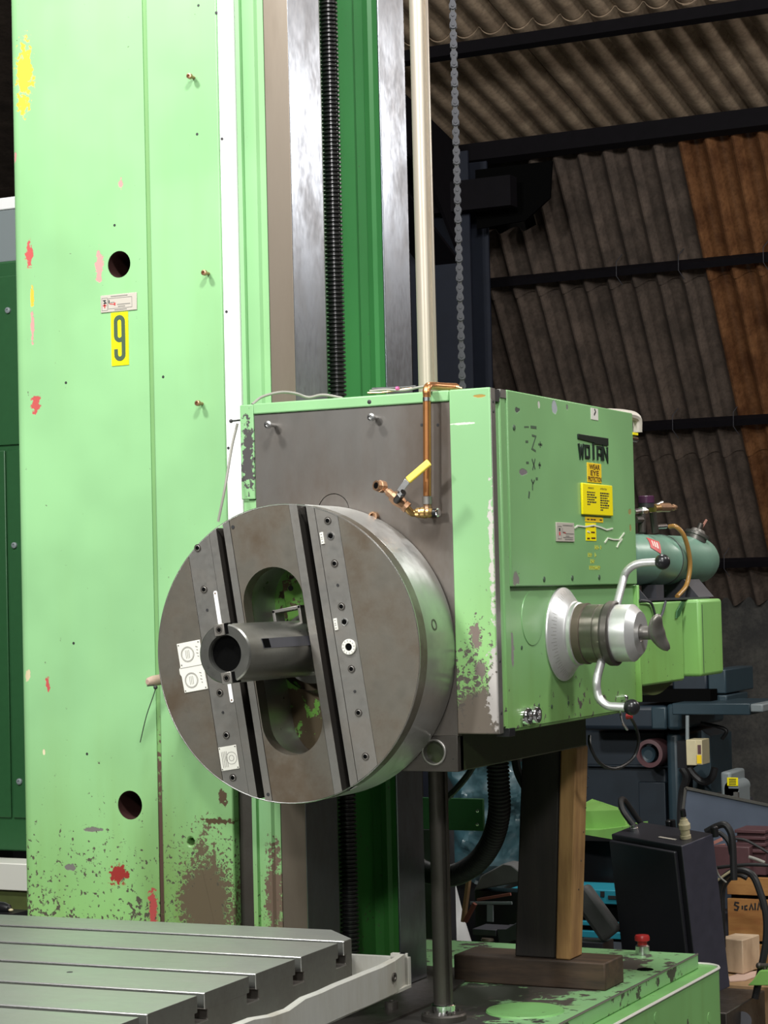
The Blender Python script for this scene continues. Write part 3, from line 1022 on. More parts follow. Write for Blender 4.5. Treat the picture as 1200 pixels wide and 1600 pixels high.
MB().box(-1.84, XS - 0.010, 4.2525, 5.041, 1.350, 1.6573).build('lower_side_panel', M['head_side'], hd, bev=0.003)
XL_ = XS - 0.010
# screws on the side covers
for px, py in ((850, 905), (894, 903), (936, 902), (803, 668)):
    c = at(px, py, X=XS)
    MB().lathe([(0, 0.0065), (0.0015, 0.006), (0.002, 0.004)], c, 'X', 14).build('cover_screw', M['ink_green'], up_)
for px, py in ((888, 1098), (862, 1104), (833, 975), (815, 1012), (842, 1102)):
    c = at(px, py, X=XL_)
    MB().lathe([(0, 0.005), (0.0012, 0.004)], c, 'X', 12).build('side_hole', M['ink_green'], hd)
# scribed round plug on the lower side panel
c = at(831, 966, X=XL_)
MB().lathe([(0, 0.060), (0.0015, 0.0595), (0.0016, 0.057)], c, 'X', 48).build('round_blank', M['head_side'], hd)
# front plate hardware
for px, py, L_ in ((430, 665, 0.03), (588, 653, 0.022)):
    c = at(px, py, Y=YP)
    b = MB().lathe([(0, 0.0045), (-L_, 0.0045)], (c.x, YP, c.z), 'Y', 14)
    b.lathe([(-L_ + 0.002, 0.0085), (-L_ - 0.005, 0.0085), (-L_ - 0.006, 0.0045), (-L_ - 0.003, 0.0042)], (c.x, YP, c.z), 'Y', 16)
    b.build('plate_bolt', M['steel_bright'], hd, label='bright screw standing out of the front plate')
for px, py in ((659, 664), (684, 664)):
    c = at(px, py, Y=YP)
    MB().lathe([(0, 0.0035), (-0.0006, 0.003)], (c.x, YP, c.z), 'Y', 12).build('plate_hole', M['ink'], hd)
c = at(577, 628, Y=YP - 0.004)
MB().lathe([(0, 0.005), (-0.0006, 0.004)], (c.x, YP - 0.004, c.z), 'Y', 14).build('slot_hole', M['ink'], ts)
c = at(586, 807, Y=YP)
MB().lathe([(0, 0.0105), (-0.012, 0.0105), (-0.012, 0.007), (-0.004, 0.006)], (c.x, YP, c.z), 'Y', 18).build('rusty_plug', M['bronze'], hd)
# lower casting and front bearing bracket
MB().box(-2.35, -1.9175, YP + 0.012, 4.927, 1.2655, 1.348).build('lower_casting', M['shaded_skirt'], hd, bev=0.003)
mb = MB()
bc = at(679, 1175, Y=YP)
mb.prism(zrect(-2.06, -1.9175, 1.2655, 1.3415), YP, YP + 0.03, front, holes=[circle(bc.x, bc.z, 0.0245, 32)])
mb.build('bearing_bracket', M['dark_steel'], hd, bev=0.0015)
MB().lathe([(0.02, 0.0285), (-0.004, 0.0285), (-0.005, 0.027), (-0.005, 0.0245), (0.02, 0.0235)], (bc.x, YP, bc.z), 'Y', 36, cap=False).build('bearing_ring', M['steel_strip'], hd)
MB().lathe([(0, 0.024), (0.002, 0.024)], (bc.x, YP + 0.026, bc.z), 'Y', 24).build('bearing_hollow', M['void'], hd)
c = at(708, 1186, Y=YP)
MB().lathe([(0, 0.0015), (-0.0006, 0.0014)], (c.x, YP, c.z), 'Y', 8).build('set_screw', M['ink'], hd)
# twin chrome sight glasses low on the side
for px, py in ((819, 1119), (833, 1117)):
    c = at(px, py, X=XL_)
    MB().lathe([(0, 0.0195), (0.010, 0.0195), (0.014, 0.017), (0.014, 0.011), (0.008, 0.010)], c, 'X', 24).build('sight_glass', M['chrome'], hd, label='chrome ring')
# top rear fittings
c = at(985, 655, X=XS - 0.01)
rf = MB().tube(smooth_path([c + Vector((-0.02, -0.10, 0.010)), c + Vector((-0.01, -0.01, 0.012)), c + Vector((0.0, 0.045, 0.005)), c + Vector((0, 0.05, -0.03))], 5), 0.012, 10)
rf.build('wrapped_pipe', M['plate_grey'], hd, label='grey wrapped pipe bend')
c = at(989, 678, X=XS - 0.01)
MB().box(c.x - 0.012, c.x + 0.012, 5.04, 5.075, c.z - 0.004, c.z + 0.002).build('yellow_clip', M['sign_yellow'], hd)
MB().lathe([(0, 0.008), (0.05, 0.008), (0.05, 0.005)], (c.x, 5.04, c.z - 0.013), 'Y', 12).build('pipe_fitting', M['chrome'], hd)

# WOTAN badge
p0, p1 = at(902, 690, X=XS), at(949, 690, X=XS)
bz = at(926, 692, X=XS).z
yb0, yb1 = p0.y, p1.y
Wd = yb1 - yb0
bd = MB()
ztop = bz + 0.016
bd.prism([(yb0, ztop), (yb1, ztop), (yb1, ztop - 0.018), (yb0 + Wd * 0.52, ztop - 0.018), (yb0 + Wd * 0.52, ztop - 0.0155), (yb0, ztop - 0.011)], XS, XS + 0.003, side)
bo = bd.build('badge_bar', M['logo_black'], hd, bev=0.0006, label='black badge bar')
bd = MB()
lh, lz = 0.034, ztop - 0.056
lw = Wd / 5.0
X0, X1 = XS, XS + 0.003


def lt(i, pts, wd=0.0075, closed=False):
    y = yb0 + lw * i + lw * 0.06
    stroke(bd, [(y + a * lw * 0.86, lz + b * lh) for a, b in pts], wd, X0, X1, side, closed=closed)


lt(0, [(0.06, 1), (0.27, 0.05), (0.5, 0.8), (0.73, 0.05), (0.94, 1)], 0.0062)
lt(1, [(0.15, 0.12), (0.85, 0.12), (0.85, 0.9), (0.15, 0.9)], 0.0056, True)
lt(2, [(0.5, 0.0), (0.5, 1.15)], 0.0085)
lt(3, [(0.12, 0.0), (0.12, 0.92), (0.88, 0.92), (0.88, 0.0)], 0.006)
lt(3, [(0.12, 0.42), (0.88, 0.42)], 0.005)
lt(4, [(0.1, 0.0), (0.1, 1.0), (0.9, 0.0), (0.9, 1.0)], 0.006)
bd.build('badge_letters', M['logo_black'], hd, smooth=20, label='black badge letters')


def sign(name, px0, px1, py, hpx, mat, thick=0.0015, X=XS, bev=0.0008, label=None, tilt=0):
    a, b = at(px0, py, X=X), at(px1, py, X=X)
    zc_ = at((px0 + px1) / 2, py, X=X).z
    hh = hpx * 0.00145 / 2
    o = MB().box(X, X + thick, a.y, b.y, zc_ - hh, zc_ + hh).build(name, mat, hd, bev=bev, label=label)
    return o, a.y, b.y, zc_, hh


YD, ZU = Vector((0, 1, 0)), Vector((0, 0, 1))
o, ya, yb, zc_, hh = sign('eye_protection_label', 917, 939, 739, 32, M['sign_orange'], label='yellow eye protection label')
for i, (s, wfrac) in enumerate((('WEAR', 0.74), ('EYE', 0.58), ('PROTECTION', 0.94))):
    lettering('lettering', s, Vector((XS + 0.0016, (ya + yb) / 2, zc_ + hh * (0.60 - 0.62 * i))), YD, ZU, hh * 0.50, (yb - ya) * wfrac, M['sign_brown'], o)
o, ya, yb, zc_, hh = sign('warning_sign', 907, 954, 781, 51, M['sign_yellow'], 0.006, bev=0.002, label='square yellow warning sign with two columns of black text')
wd_ = yb - ya
lettering('lettering', 'WARNING', Vector((XS + 0.0062, ya + wd_ * 0.26, zc_ + hh * 0.72)), YD, ZU, 0.004, wd_ * 0.19, M['ink'], o)
lettering('lettering', 'ATTENTION', Vector((XS + 0.0062, ya + wd_ * 0.68, zc_ + hh * 0.72)), YD, ZU, 0.004, wd_ * 0.22, M['ink'], o)
mk = MB()
for c0, n in ((0.14, 6), (0.57, 8)):
    for r in range(n):
        q = c0
        end = c0 + (0.30 if r < n - 1 else 0.10) * random.uniform(0.8, 1.05)
        while q < end:
            e = min(end, q + random.uniform(0.03, 0.08))
            z = zc_ + hh * (0.44 - 0.155 * r)
            stroke(mk, [(ya + wd_ * q, z), (ya + wd_ * e, z)], random.uniform(0.0024, 0.0036), XS + 0.005, XS + 0.0064, side)
            q = e + 0.014
mk.build('small_print', M['ink'], o)
o, ya, yb, zc_, hh = sign('faded_label', 914, 942, 812, 8, M['sign_orange'], 0.0008, bev=0, label='faded strip of yellow label')
mk = MB()
for q in (0.1, 0.3, 0.45, 0.8):
    stroke(mk, [(ya + (yb - ya) * q, zc_), (ya + (yb - ya) * (q + 0.12), zc_)], 0.003, XS, XS + 0.0012, side)
mk.build('small_print', M['sign_brown'], o)
o, ya, yb, zc_, hh = sign('torn_label', 915, 931, 831, 29, M['sign_yellow'], 0.0009, bev=0, label='torn yellow label under the warning sign')
mk = MB()
for q0, q1, z in ((0.45, 0.8, 0.6), (0.5, 0.85, -0.05), (0.1, 0.35, -0.75), (0.5, 0.9, -0.7)):
    stroke(mk, [(ya + (yb - ya) * q0, zc_ + hh * z), (ya + (yb - ya) * q1, zc_ + hh * z)], 0.0035, XS, XS + 0.0013, side)
mk.build('small_print', M['sign_brown'], o)
# torn adhesive remains
mb = MB()
for pts in (((897, 824), (903, 821), (914, 822), (926, 822), (938, 824), (948, 827), (957, 825)), ((944, 847), (950, 842), (957, 842), (967, 842), (975, 834)),
            ((963, 856), (967, 848), (972, 843)), ((917, 831), (921, 831))):
    q = [at(a, b, X=XS) for a, b in pts]
    stroke(mb, [(p.y + random.uniform(-.003, .003), p.z + random.uniform(-.002, .002)) for p in q], 0.0035, XS, XS + 0.002, side)
mb.build('tape_remains', M['tape'], hd, label='torn shreds of pale tape')
# faded stencil under the label
mk = MB()
for py, x0, x1 in ((855, 919, 940), (867, 919, 931), (877, 923, 929), (887, 919, 938)):
    a, b = at(x0, py, X=XS), at(x1, py, X=XS)
    q = a.y
    while q < b.y:
        if random.random() < 0.8:
            stroke(mk, [(q, a.z - 0.005), (q, a.z + 0.005)], 0.0035, XS, XS + 0.0006, side)
            stroke(mk, [(q, a.z + random.choice((-0.004, 0, 0.004))), (q + 0.007, a.z)], 0.002, XS, XS + 0.0006, side)
        q += 0.009
mk.build('faded_stencil', M['fade'], hd, label='faded yellow stencilled words')
# grey plate on the side
o, ya, yb, zc_, hh = sign('maker_plate', 868, 896, 831.5, 30, M['plate_grey'], 0.0025, label='small grey printed plate on the headstock side')
mk = MB()
XX = XS + 0.0031
wd_ = yb - ya
stroke(mk, [(ya + wd_ * 0.08, zc_ - hh * 0.7), (ya + wd_ * 0.27, zc_ - hh * 0.7), (ya + wd_ * 0.27, zc_ + hh * 0.6), (ya + wd_ * 0.08, zc_ + hh * 0.6)], 0.0009, XS, XX, side, closed=True)
for q0, q1, z in ((0.35, 0.9, 0.72), (0.5, 0.95, -0.15), (0.5, 0.7, -0.4), (0.35, 0.9, -0.55), (0.45, 0.9, -0.75)):
    stroke(mk, [(ya + wd_ * q0, zc_ + hh * z), (ya + wd_ * q1, zc_ + hh * z)], 0.0016, XS, XX, side)
stroke(mk, [(ya + wd_ * 0.33, zc_ + hh * 0.4), (ya + wd_ * 0.33, zc_), (ya + wd_ * 0.48, zc_)], 0.002, XS, XX, side)
mk.build('print', M['ink_grey'], o)
mk = MB()
stroke(mk, [(ya + wd_ * 0.17, zc_ + hh * 0.4), (ya + wd_ * 0.17, zc_ + hh * 0.1)], 0.007, XS, XX, side)
mk.build('blue_print', M['ink'], o)
mk = MB()
stroke(mk, [(ya + wd_ * 0.17, zc_), (ya + wd_ * 0.17, zc_ - hh * 0.35)], 0.007, XS, XX, side)
stroke(mk, [(ya + wd_ * 0.36, zc_ - hh * 0.02), (ya + wd_ * 0.5, zc_ - hh * 0.1)], 0.002, XS, XX, side)
mk.build('red_print', M['ink_red'], o)
# white paper tag at the top edge
o, ya, yb, zc_, hh = sign('paper_tag', 923, 934, 647, 19, M['plate_white'], 0.001, bev=0, label='small white paper tag')
mk = MB()
stroke(mk, [((ya + yb) / 2, zc_ + hh * 0.9), ((ya + yb) / 2 + 0.006, zc_ + hh * 0.4), ((ya + yb) / 2 - 0.004, zc_ - hh * 0.2)], 0.005, XS, XS + 0.0014, side)
mk.build('print', M['ink'], o)
# hand-drawn axis marks
mk = MB()


def pen(pts, wd=0.0045):
    q = [at(a, b, X=XS) for a, b in pts]
    stroke(mk, [(p.y, p.z) for p in q], wd, XS, XS + 0.0005, side)


pen([(821, 690), (825, 690)], 0.005)
pen([(831, 680), (837, 682), (831, 701), (837, 705)], 0.0045)
pen([(841, 694), (847, 695)]); pen([(844, 690), (844, 699)])
pen([(822, 723), (826, 723)], 0.005)
pen([(831, 717), (836, 733)]); pen([(836, 717), (832, 734)])
pen([(841, 726), (845, 727)]); pen([(843, 722), (843, 732)])
pen([(830, 749), (833, 756)]); pen([(835, 750), (832, 757), (832, 766)])
pen([(837, 748), (840, 748)], 0.006)
pen([(827, 768), (826, 778)], 0.007)
pen([(819, 667), (826, 667)], 0.003); pen([(829, 667), (838, 668)], 0.006)
mk.build('axis_marks', M['ink_green'], hd, label='hand-drawn black axis letters Z X Y with plus and minus signs')

# ------------------------------------------------------------------ grey cables over the headstock top
ca = thing('grey_cable', 'thin grey cable looping over the left end of the headstock top', 'cable', at(395, 632, Y=4.2))
pth = [at(341, 815, Y=4.12), at(352, 760, Y=4.12), at(362, 700, Y=4.15), at(371, 662, Y=4.165)]
MB().tube(smooth_path(pth, 6), 0.003, 8).build('hanging_cable', M['wire_grey'], ca)
pth = [at(394, 632, Y=4.17), at(410, 620, Y=4.2), at(438, 613, Y=4.22), at(462, 615, Y=4.25), at(482, 621, Y=4.27), at(505, 617, Y=4.28), at(535, 622, Y=4.30)]
MB().tube(smooth_path(pth, 6), 0.0032, 8).build('top_cable', M['wire_grey'], ca)
p0, p1 = at(375, 656.5, Y=YP), at(361, 658, Y=4.15)
mb = MB().rod(p0, p1, 0.0022, 8, 0)
mb.ball(p1, 0.0045, 10, 8)
mb.build('cable_pin', M['ink'], ca)
cb = thing('spare_cable', 'bundle of thin cables and strips lying on the headstock top behind the copper pipe', 'cable', at(620, 612, Y=4.3))
for k, pts in enumerate([((578, 611), (605, 609), (630, 610), (655, 605), (672, 603)), ((575, 614), (600, 613), (640, 607), (700, 603), (722, 607)), ((582, 608), (625, 606), (650, 604))]):
    MB().tube(smooth_path([at(a, b, Y=4.27 + 0.03 * k) for a, b in pts], 5), (0.0028, 0.0022, 0.0035)[k], 8).build('cable', [M['wire_grey'], M['bronze'], M['rubber']][k], cb)
c = at(621, 607, Y=4.25)
MB().lathe([(-0.003, 0.0045), (0.003, 0.0045)], c, 'X', 10).build('pink_tie', plain('pink tie', (0.6, 0.1, 0.3)), cb, label='pink cable tie')

# ------------------------------------------------------------------ round facing head with its spindle
TH = -R(8.75)
FC = Vector((-2.2334, 3.9906, 1.5272))
fh = thing('facing_head', 'large round steel facing head with two dark slots and an oval centre opening', 'facing head', FC, (0, TH, 0))
# local frame: a across, b up, d into the machine
RF = 0.3185
TD = YP - FC.y - 0.004
LN = 0.036                      # thickness of the front layer


def chord(u0, u1, r=RF, n=40):
    """part of the disc between two vertical chords"""
    out = []
    def angs(u):
        return math.acos(max(-1, min(1, u / r)))
    a0, a1 = angs(u1), angs(u0)
    for k in range(n + 1):
        t = a0 + (a1 - a0) * k / n
        out.append((r * math.cos(t), r * math.sin(t)))
    for k in range(n + 1):
        t = -(a1 + (a0 - a1) * k / n)
        out.append((r * math.cos(t), r * math.sin(t)))
    # remove doubles at the tips
    res = []
    for p in out:
        if not res or (Vector(p) - Vector(res[-1])).length > 1e-5:
            res.append(p)
    if (Vector(res[0]) - Vector(res[-1])).length < 1e-5:
        res.pop()
    return res


def stadium(u, r, v0, v1, n=20):
    return [(u + r * math.cos(math.pi * k / n), v1 - r + r * math.sin(math.pi * k / n)) for k in range(n + 1)] + \
           [(u + r * math.cos(math.pi + math.pi * k / n), v0 + r + r * math.sin(math.pi + math.pi * k / n)) for k in range(n + 1)]


def seg_part(name, u0, u1, mat, d0=0.0, holes=(), label=None, bev=0.0012):
    mb = MB()
    mb.prism(chord(u0, u1), d0, LN, front, holes=holes)
    o = mb.build(name, [mat, M['dark_steel']], fh, world=False, bev=bev, seg=1, label=label, smooth=25)
    if name == 'slot_rail':
        for p in o.data.polygons:
            if abs(p.normal.x) > 0.95:
                p.material_index = 1  # side walls darkened, shade inside the slots painted in
    return o


gp = 0.0005
seg_part('outer_segment', -RF + 1e-4, -0.1995 - gp, M['steel_face'])
ls_ = seg_part('screw_strip', -0.1995 + gp, -0.140 - gp, M['steel_strip'], 0.0006)
seg_part('slot_rail', -0.140 + gp, -0.1207, M['steel_strip'], 0.0)
seg_part('slot_rail', -0.1027, -0.0855 - gp, M['steel_strip'], 0.0)
stad = stadium(-0.0085, 0.0735, -0.2165, 0.1875)
seg_part('centre_slide', -0.0855 + gp, 0.0650 - gp, M['steel_face'], 0.0008, [stad], bev=0.002)
seg_part('slot_rail', 0.0650 + gp, 0.0845, M['steel_strip'], 0.0)
seg_part('slot_rail', 0.1055, 0.1245 - gp, M['steel_strip'], 0.0)
rs_ = seg_part('screw_strip', 0.1245 + gp, 0.1765 - gp, M['steel_strip'], 0.0006)
seg_part('outer_segment', 0.1765 + gp, RF - 1e-4, M['steel_face'])
mb = MB()
mb.prism(circle(0, 0, RF, 128), LN, TD, front, holes=[stadium(-0.0085, 0.092, -0.235, 0.205)])
mb.build('rim_body', M['steel_rim'], fh, world=False, bev=0.002, seg=1, smooth=25, label='bright turned rim')
MB().lathe([(0.0002, RF - 0.0022), (-0.0003, RF - 0.0012), (0.0014, RF + 0.0004), (0.003, RF + 0.0004)], (0, 0, 0), 'Y', 128, cap=False).build('rim_edge', M['steel_bright'], fh, world=False, label='bright worn rim edge')
mb = MB()
for u0, u1 in ((-0.1207, -0.1027), (0.0845, 0.1055)):
    mb.prism(chord(u0 - 0.008, u1 + 0.008, RF - 0.002), LN - 0.001, LN + 0.003, front)
mb.build('slot_floor', M['void'], fh, world=False)
M['head_recess'] = paint('recess paint', (0.14, 0.36, 0.07), 1.0, 2.0, 0.32, 0.10, chip_col=(0.05, 0.035, 0.015), chip_scale=30, grime=1.0)
mb = MB()
mb.prism(circle(0, 0, 0.29, 64), TD - 0.006, TD, front)
mb.build('recess_back', M['head_recess'], fh, world=False, label='dirty green painted recess')
mb = MB()
mb.box(-0.05, 0.045, TD - 0.05, TD - 0.005, 0.075, 0.165)
mb.build('recess_block', M['head_recess'], fh, world=False, bev=0.002)
for u, v in ((0.03, 0.145), (0.03, 0.105), (0.0, 0.09), (-0.03, 0.145)):
    MB().lathe([(TD - 0.052, 0.006), (TD - 0.0495, 0.006)], (u, 0, v), 'Y', 12).build('recess_hole', M['ink'], fh, world=False)
mb = MB()
for q in (-0.035, 0.028):
    mb.box(q, q + 0.007, 0.035, 0.075, 0.05, 0.098)
mb.box(-0.035, 0.035, 0.035, 0.075, 0.091, 0.098)
mb.build('frame_bracket', M['steel_strip'], fh, world=False, bev=0.001)
mb = MB()
mb.lathe([(0.13, 0.088), (TD, 0.10)], (-0.008, 0, 0.004), 'Y', 40, cap=False)
mb.build('spindle_nose_guard', M['dark_steel'], fh, world=False)


def dbolt(name, u, v, r=0.0082, mat=None, kind='socket'):
    b = MB()
    b.lathe([(0.0004, r), (-0.0012, r), (-0.0012, r * 0.72), (0.006, r * 0.72)], (u, 0, v), 'Y', 20, cap=False)
    o = b.build(name, mat or M['dark_steel'], fh, world=False)
    MB().lathe([(-0.0010, r * 0.62), (0.0002, r * 0.62)], (u, 0, v), 'Y', 16).build('socket', M['void'], o, world=False)
    if kind == 'socket':
        q = MB()
        q.lathe([(-0.0008, r * 0.80), (-0.0014, r * 0.58)], (u, 0, v), 'Y', 20, cap=False)
        q.build('screw_head', M['steel_strip'], o, world=False)
    return o


for v in (0.2585, 0.167, 0.075, -0.0575, -0.150, -0.242):
    dbolt('socket_screw', 0.1518, v)
for v in (0.2605, 0.169, -0.0575, -0.150, -0.242):
    dbolt('socket_screw', -0.1735, v)
for v in (0.2255, 0.042):
    dbolt('silver_bush', 0.1528, v, 0.0083, M['steel_bright'], 'plain').__setitem__('label', 'bright silver bush')
for u, v in ((0.1508, 0.1205), (0.151, -0.105), (-0.1735, 0.1235), (-0.1735, -0.1005)):
    MB().lathe([(0.0002, 0.0032), (-0.0005, 0.003)], (u, 0, v), 'Y', 12).build('pin_hole', M['ink'], fh, world=False)
for u, v in ((-0.0785, 0.2885), (-0.0935, -0.289)):
    MB().lathe([(0.0002, 0.0042), (-0.0005, 0.004)], (u, 0, v), 'Y', 12).build('lock_hole', M['ink'], fh, world=False)
b = MB().lathe([(0, 0.0165), (-0.003, 0.0165), (-0.004, 0.0155), (-0.004, 0.0082), (-0.001, 0.008)], (0.155, 0, -0.0115), 'Y', 32, cap=False)
o = b.build('graduated_collar', M['plate_white'], fh, world=False, label='pale graduated collar')
MB().lathe([(-0.002, 0.0075), (0, 0.0075)], (0.155, 0, -0.0115), 'Y', 16).build('socket', M['void'], o, world=False)
mk = MB()
for q in range(0, 360, 30):
    c_, s_ = math.cos(R(q)), math.sin(R(q))
    stroke(mk, [(0.155 + c_ * 0.0115, -0.0115 + s_ * 0.0115), (0.155 + c_ * 0.0145, -0.0115 + s_ * 0.0145)], 0.0008, -0.0044, -0.0035, front)
mk.build('graduation', M['ink'], o, world=False)
for v in (0.2245, 0.0405):
    o = MB().box(0.1285, 0.1365, -0.0018, 0.001, v - 0.0125, v + 0.0125).build('small_tag', M['plate_white'], fh, world=False, bev=0.0004, label='small pale engraved tag')
    mk = MB()
    for dz in (0.008, 0.002, -0.002, -0.008):
        stroke(mk, [(0.1305, v + dz), (0.134, v + dz)], 0.0016, -0.0022, -0.001, front)
    mk.build('print', M['ink_grey'], o, world=False)
# engraved instruction plates
pa = MB()
pa.prism([(-0.262, 0.0635), (-0.203, 0.0635), (-0.203, 0.0105), (-0.201, -0.0445), (-0.2605, -0.0445), (-0.262, -0.008), (-0.2655, -0.002), (-0.2655, 0.008), (-0.2615, 0.012)], -0.002, 0.0005, front)
pa = pa.build('instruction_plate', M['plate_white'], fh, world=False, bev=0.0005, label='two-part pale instruction plate with bent corner')
mk = MB()
for v in (0.037, -0.020):
    for rr in (0.0165, 0.0145):
        stroke(mk, circle(-0.238, v, rr, 32), 0.0009, -0.0025, -0.0015, front, closed=True)
    for k in (-0.004, 0, 0.004):
        stroke(mk, [(-0.238 + k, v - 0.009), (-0.238 + k, v + 0.009)], 0.0009, -0.0025, -0.0015, front)
    for k in range(4):
        stroke(mk, [(-0.2155 + 0.002 * (k % 2), v + 0.014 - 0.007 * k), (-0.2105, v + 0.012 - 0.007 * k)], 0.0016, -0.0025, -0.0015, front)
stroke(mk, [(-0.262, 0.0095), (-0.203, 0.0095)], 0.001, -0.0025, -0.0015, front)
mk.build('engraving', M['ink_grey'], pa, world=False)
mk = MB()
for u, v in ((-0.258, 0.0595), (-0.207, 0.0595), (-0.257, -0.0405), (-0.205, -0.0405), (-0.257, 0.016)):
    mk.lathe([(0, 0.0016), (-0.0032, 0.0012)], (u, 0, v), 'Y', 10)
mk.build('rivet', M['dark_steel'], pa, world=False)
pb = MB().box(-0.1975, -0.1525, -0.002, 0.0005, -0.2245, -0.1735).build('instruction_plate', M['plate_white'], fh, world=False, bev=0.0005, label='single pale instruction plate near the rim')
mk = MB()
stroke(mk, circle(-0.168, -0.20, 0.013, 28), 0.0008, -0.0025, -0.0015, front, closed=True)
stroke(mk, circle(-0.168, -0.20, 0.006, 20), 0.0008, -0.0025, -0.0015, front, closed=True)
for k in range(4):
    stroke(mk, [(-0.191 + 0.004 * k, -0.218), (-0.191 + 0.004 * k, -0.184)], 0.0009, -0.0025, -0.0015, front)
mk.build('engraving', M['ink_grey'], pb, world=False)
mk = MB()
for u, v in ((-0.1945, -0.1765), (-0.1555, -0.1765), (-0.1945, -0.2215), (-0.1555, -0.2215)):
    mk.lathe([(0, 0.0016), (-0.0032, 0.0012)], (u, 0, v), 'Y', 10)
mk.build('rivet', M['dark_steel'], pb, world=False)
# white scale strip behind the spindle
mb = MB()
mb.prism([(-0.1505, 0.157), (-0.149, 0.1605), (-0.1435, 0.1605), (-0.142, 0.157), (-0.142, -0.079), (-0.1435, -0.0825), (-0.149, -0.0825), (-0.1505, -0.079)], -0.0015, 0.0005, front)
sp_ = mb.build('scale_strip', M['white'], fh, world=False, label='narrow white scale strip')
mk = MB()
for v in (0.1555, -0.0775):
    mk.lathe([(0, 0.0022), (-0.0025, 0.0018)], (-0.1462, 0, v), 'Y', 10)
mk.build('rivet', M['bronze'], sp_, world=False)
# screw in the rim
cr = at(667, 973, Y=FC.y + 0.085)
mr = MB()
d_ = Vector((0.985, 0, 0.17)).normalized()
mr.lathe([(RF - 0.004, 0.0125), (RF + 0.0006, 0.0125), (RF + 0.0006, 0.0085), (RF - 0.003, 0.008)], FC + Vector((0, 0.082, 0)), d_, 24, cap=False)
mr.lathe([(RF - 0.004, 0.008), (RF - 0.0015, 0.008)], FC + Vector((0, 0.082, 0)), d_, 16)
rmat = mr
# turn it back into the tilted local frame
im = Matrix.Rotation(TH, 4, 'Y').inverted()
rmat.v = [im @ (p - FC) for p in rmat.v]
rmat.build('rim_plug', M['dark_steel'], fh, world=False)

spn = thing('spindle_sleeve', 'thick hollow steel spindle sleeve sticking out of the round facing head', 'spindle', (-2.2334, 3.742, 1.5355), (0, TH, 0))
mb = MB().lathe([(0.006, 0.0365), (0.0, 0.0385), (0.0, 0.0575), (0.003, 0.0605), (0.37, 0.0605), (0.37, 0.078), (0.42, 0.078)], (0, 0, 0), 'Y', 64, cap=False)
mb.lathe([(0.006, 0.0365), (0.16, 0.034), (0.161, 0.0)], (0, 0, 0), 'Y', 48, cap=False)
M['spindle_steel'] = steel('spindle steel', (0.30, 0.30, 0.28), 0.30, 0.3, (0.13, 0.11, 0.085), 0.9, 7)
mb.build('sleeve', M['spindle_steel'], spn, world=False, recalc=False)
MB().lathe([(0.014, 0.0358), (0.17, 0.0345)], (0, 0, 0), 'Y', 40).build('bore', M['void'], spn, world=False)
for sgn in (1, -1):
    k = MB().box(-0.0145, 0.0095, -0.004, 0.02, 0.0375 if sgn > 0 else -0.061, 0.061 if sgn > 0 else -0.0375).build('drive_key', M['steel_strip'], spn, world=False, bev=0.001, label='bright drive key')
    MB().box(0.0096, 0.0165, -0.0006, 0.02, sgn * 0.0385, sgn * 0.0607).build('key_slot', M['void'], spn, world=False)
    zz = sgn * 0.0492
    s = MB().lathe([(-0.0035, 0.0075), (-0.0046, 0.0075), (-0.0046, 0.0052), (-0.002, 0.005)], (-0.0025, 0, zz), 'Y', 18, cap=False).build('key_screw', M['dark_steel'], k, world=False)
    MB().lathe([(-0.0043, 0.0048), (-0.003, 0.0048)], (-0.0025, 0, zz), 'Y', 6).build('hex_socket', M['void'], k, world=False)
sl = MB()
a0 = R(9)
for t0, t1, deg in ((0.07, 0.098, -2),):
    pass
sl.prism([(0.055, -0.0105), (0.30, -0.0105), (0.30, 0.0105), (0.055, 0.0105)], 0.058, 0.0612, lambda a, b, d: Vector((d * math.cos(a0) - b * math.sin(a0), a, d * math.sin(a0) + b * math.cos(a0))))
sl.build('shaded_drift_slot', M['charcoal'], spn, world=False)  # charcoal face stands in for the shadow in the slot
sl = MB()
sl.prism([(0.0555, -0.0095), (0.083, -0.0095), (0.083, 0.0095), (0.0555, 0.0095)], 0.058, 0.0615, lambda a, b, d: Vector((d * math.cos(a0) - b * math.sin(a0), a, d * math.sin(a0) + b * math.cos(a0))))
sl.build('drift_hole', M['void'], spn, world=False)

# ------------------------------------------------------------------ splined shaft and chain
sx, sy = -2.121, 4.5
sh = thing('vertical_shaft', 'tall vertical steel shaft with a long keyway, running down to a silver flange', 'shaft', (sx, sy, ZB))


def keyed(r, ang, wd, dp):
    out = []
    a = math.asin(wd / 2 / r)
    for k in range(41):
        t = ang + a + (2 * math.pi - 2 * a) * k / 40
        out.append((sx + r * math.cos(t), sy + r * math.sin(t)))
    ca_, sa_ = math.cos(ang), math.sin(ang)
    for s_ in (-1, 1):
        out.append((sx + (r - dp) * ca_ - s_ * wd / 2 * sa_, sy + (r - dp) * sa_ + s_ * wd / 2 * ca_))
    return out


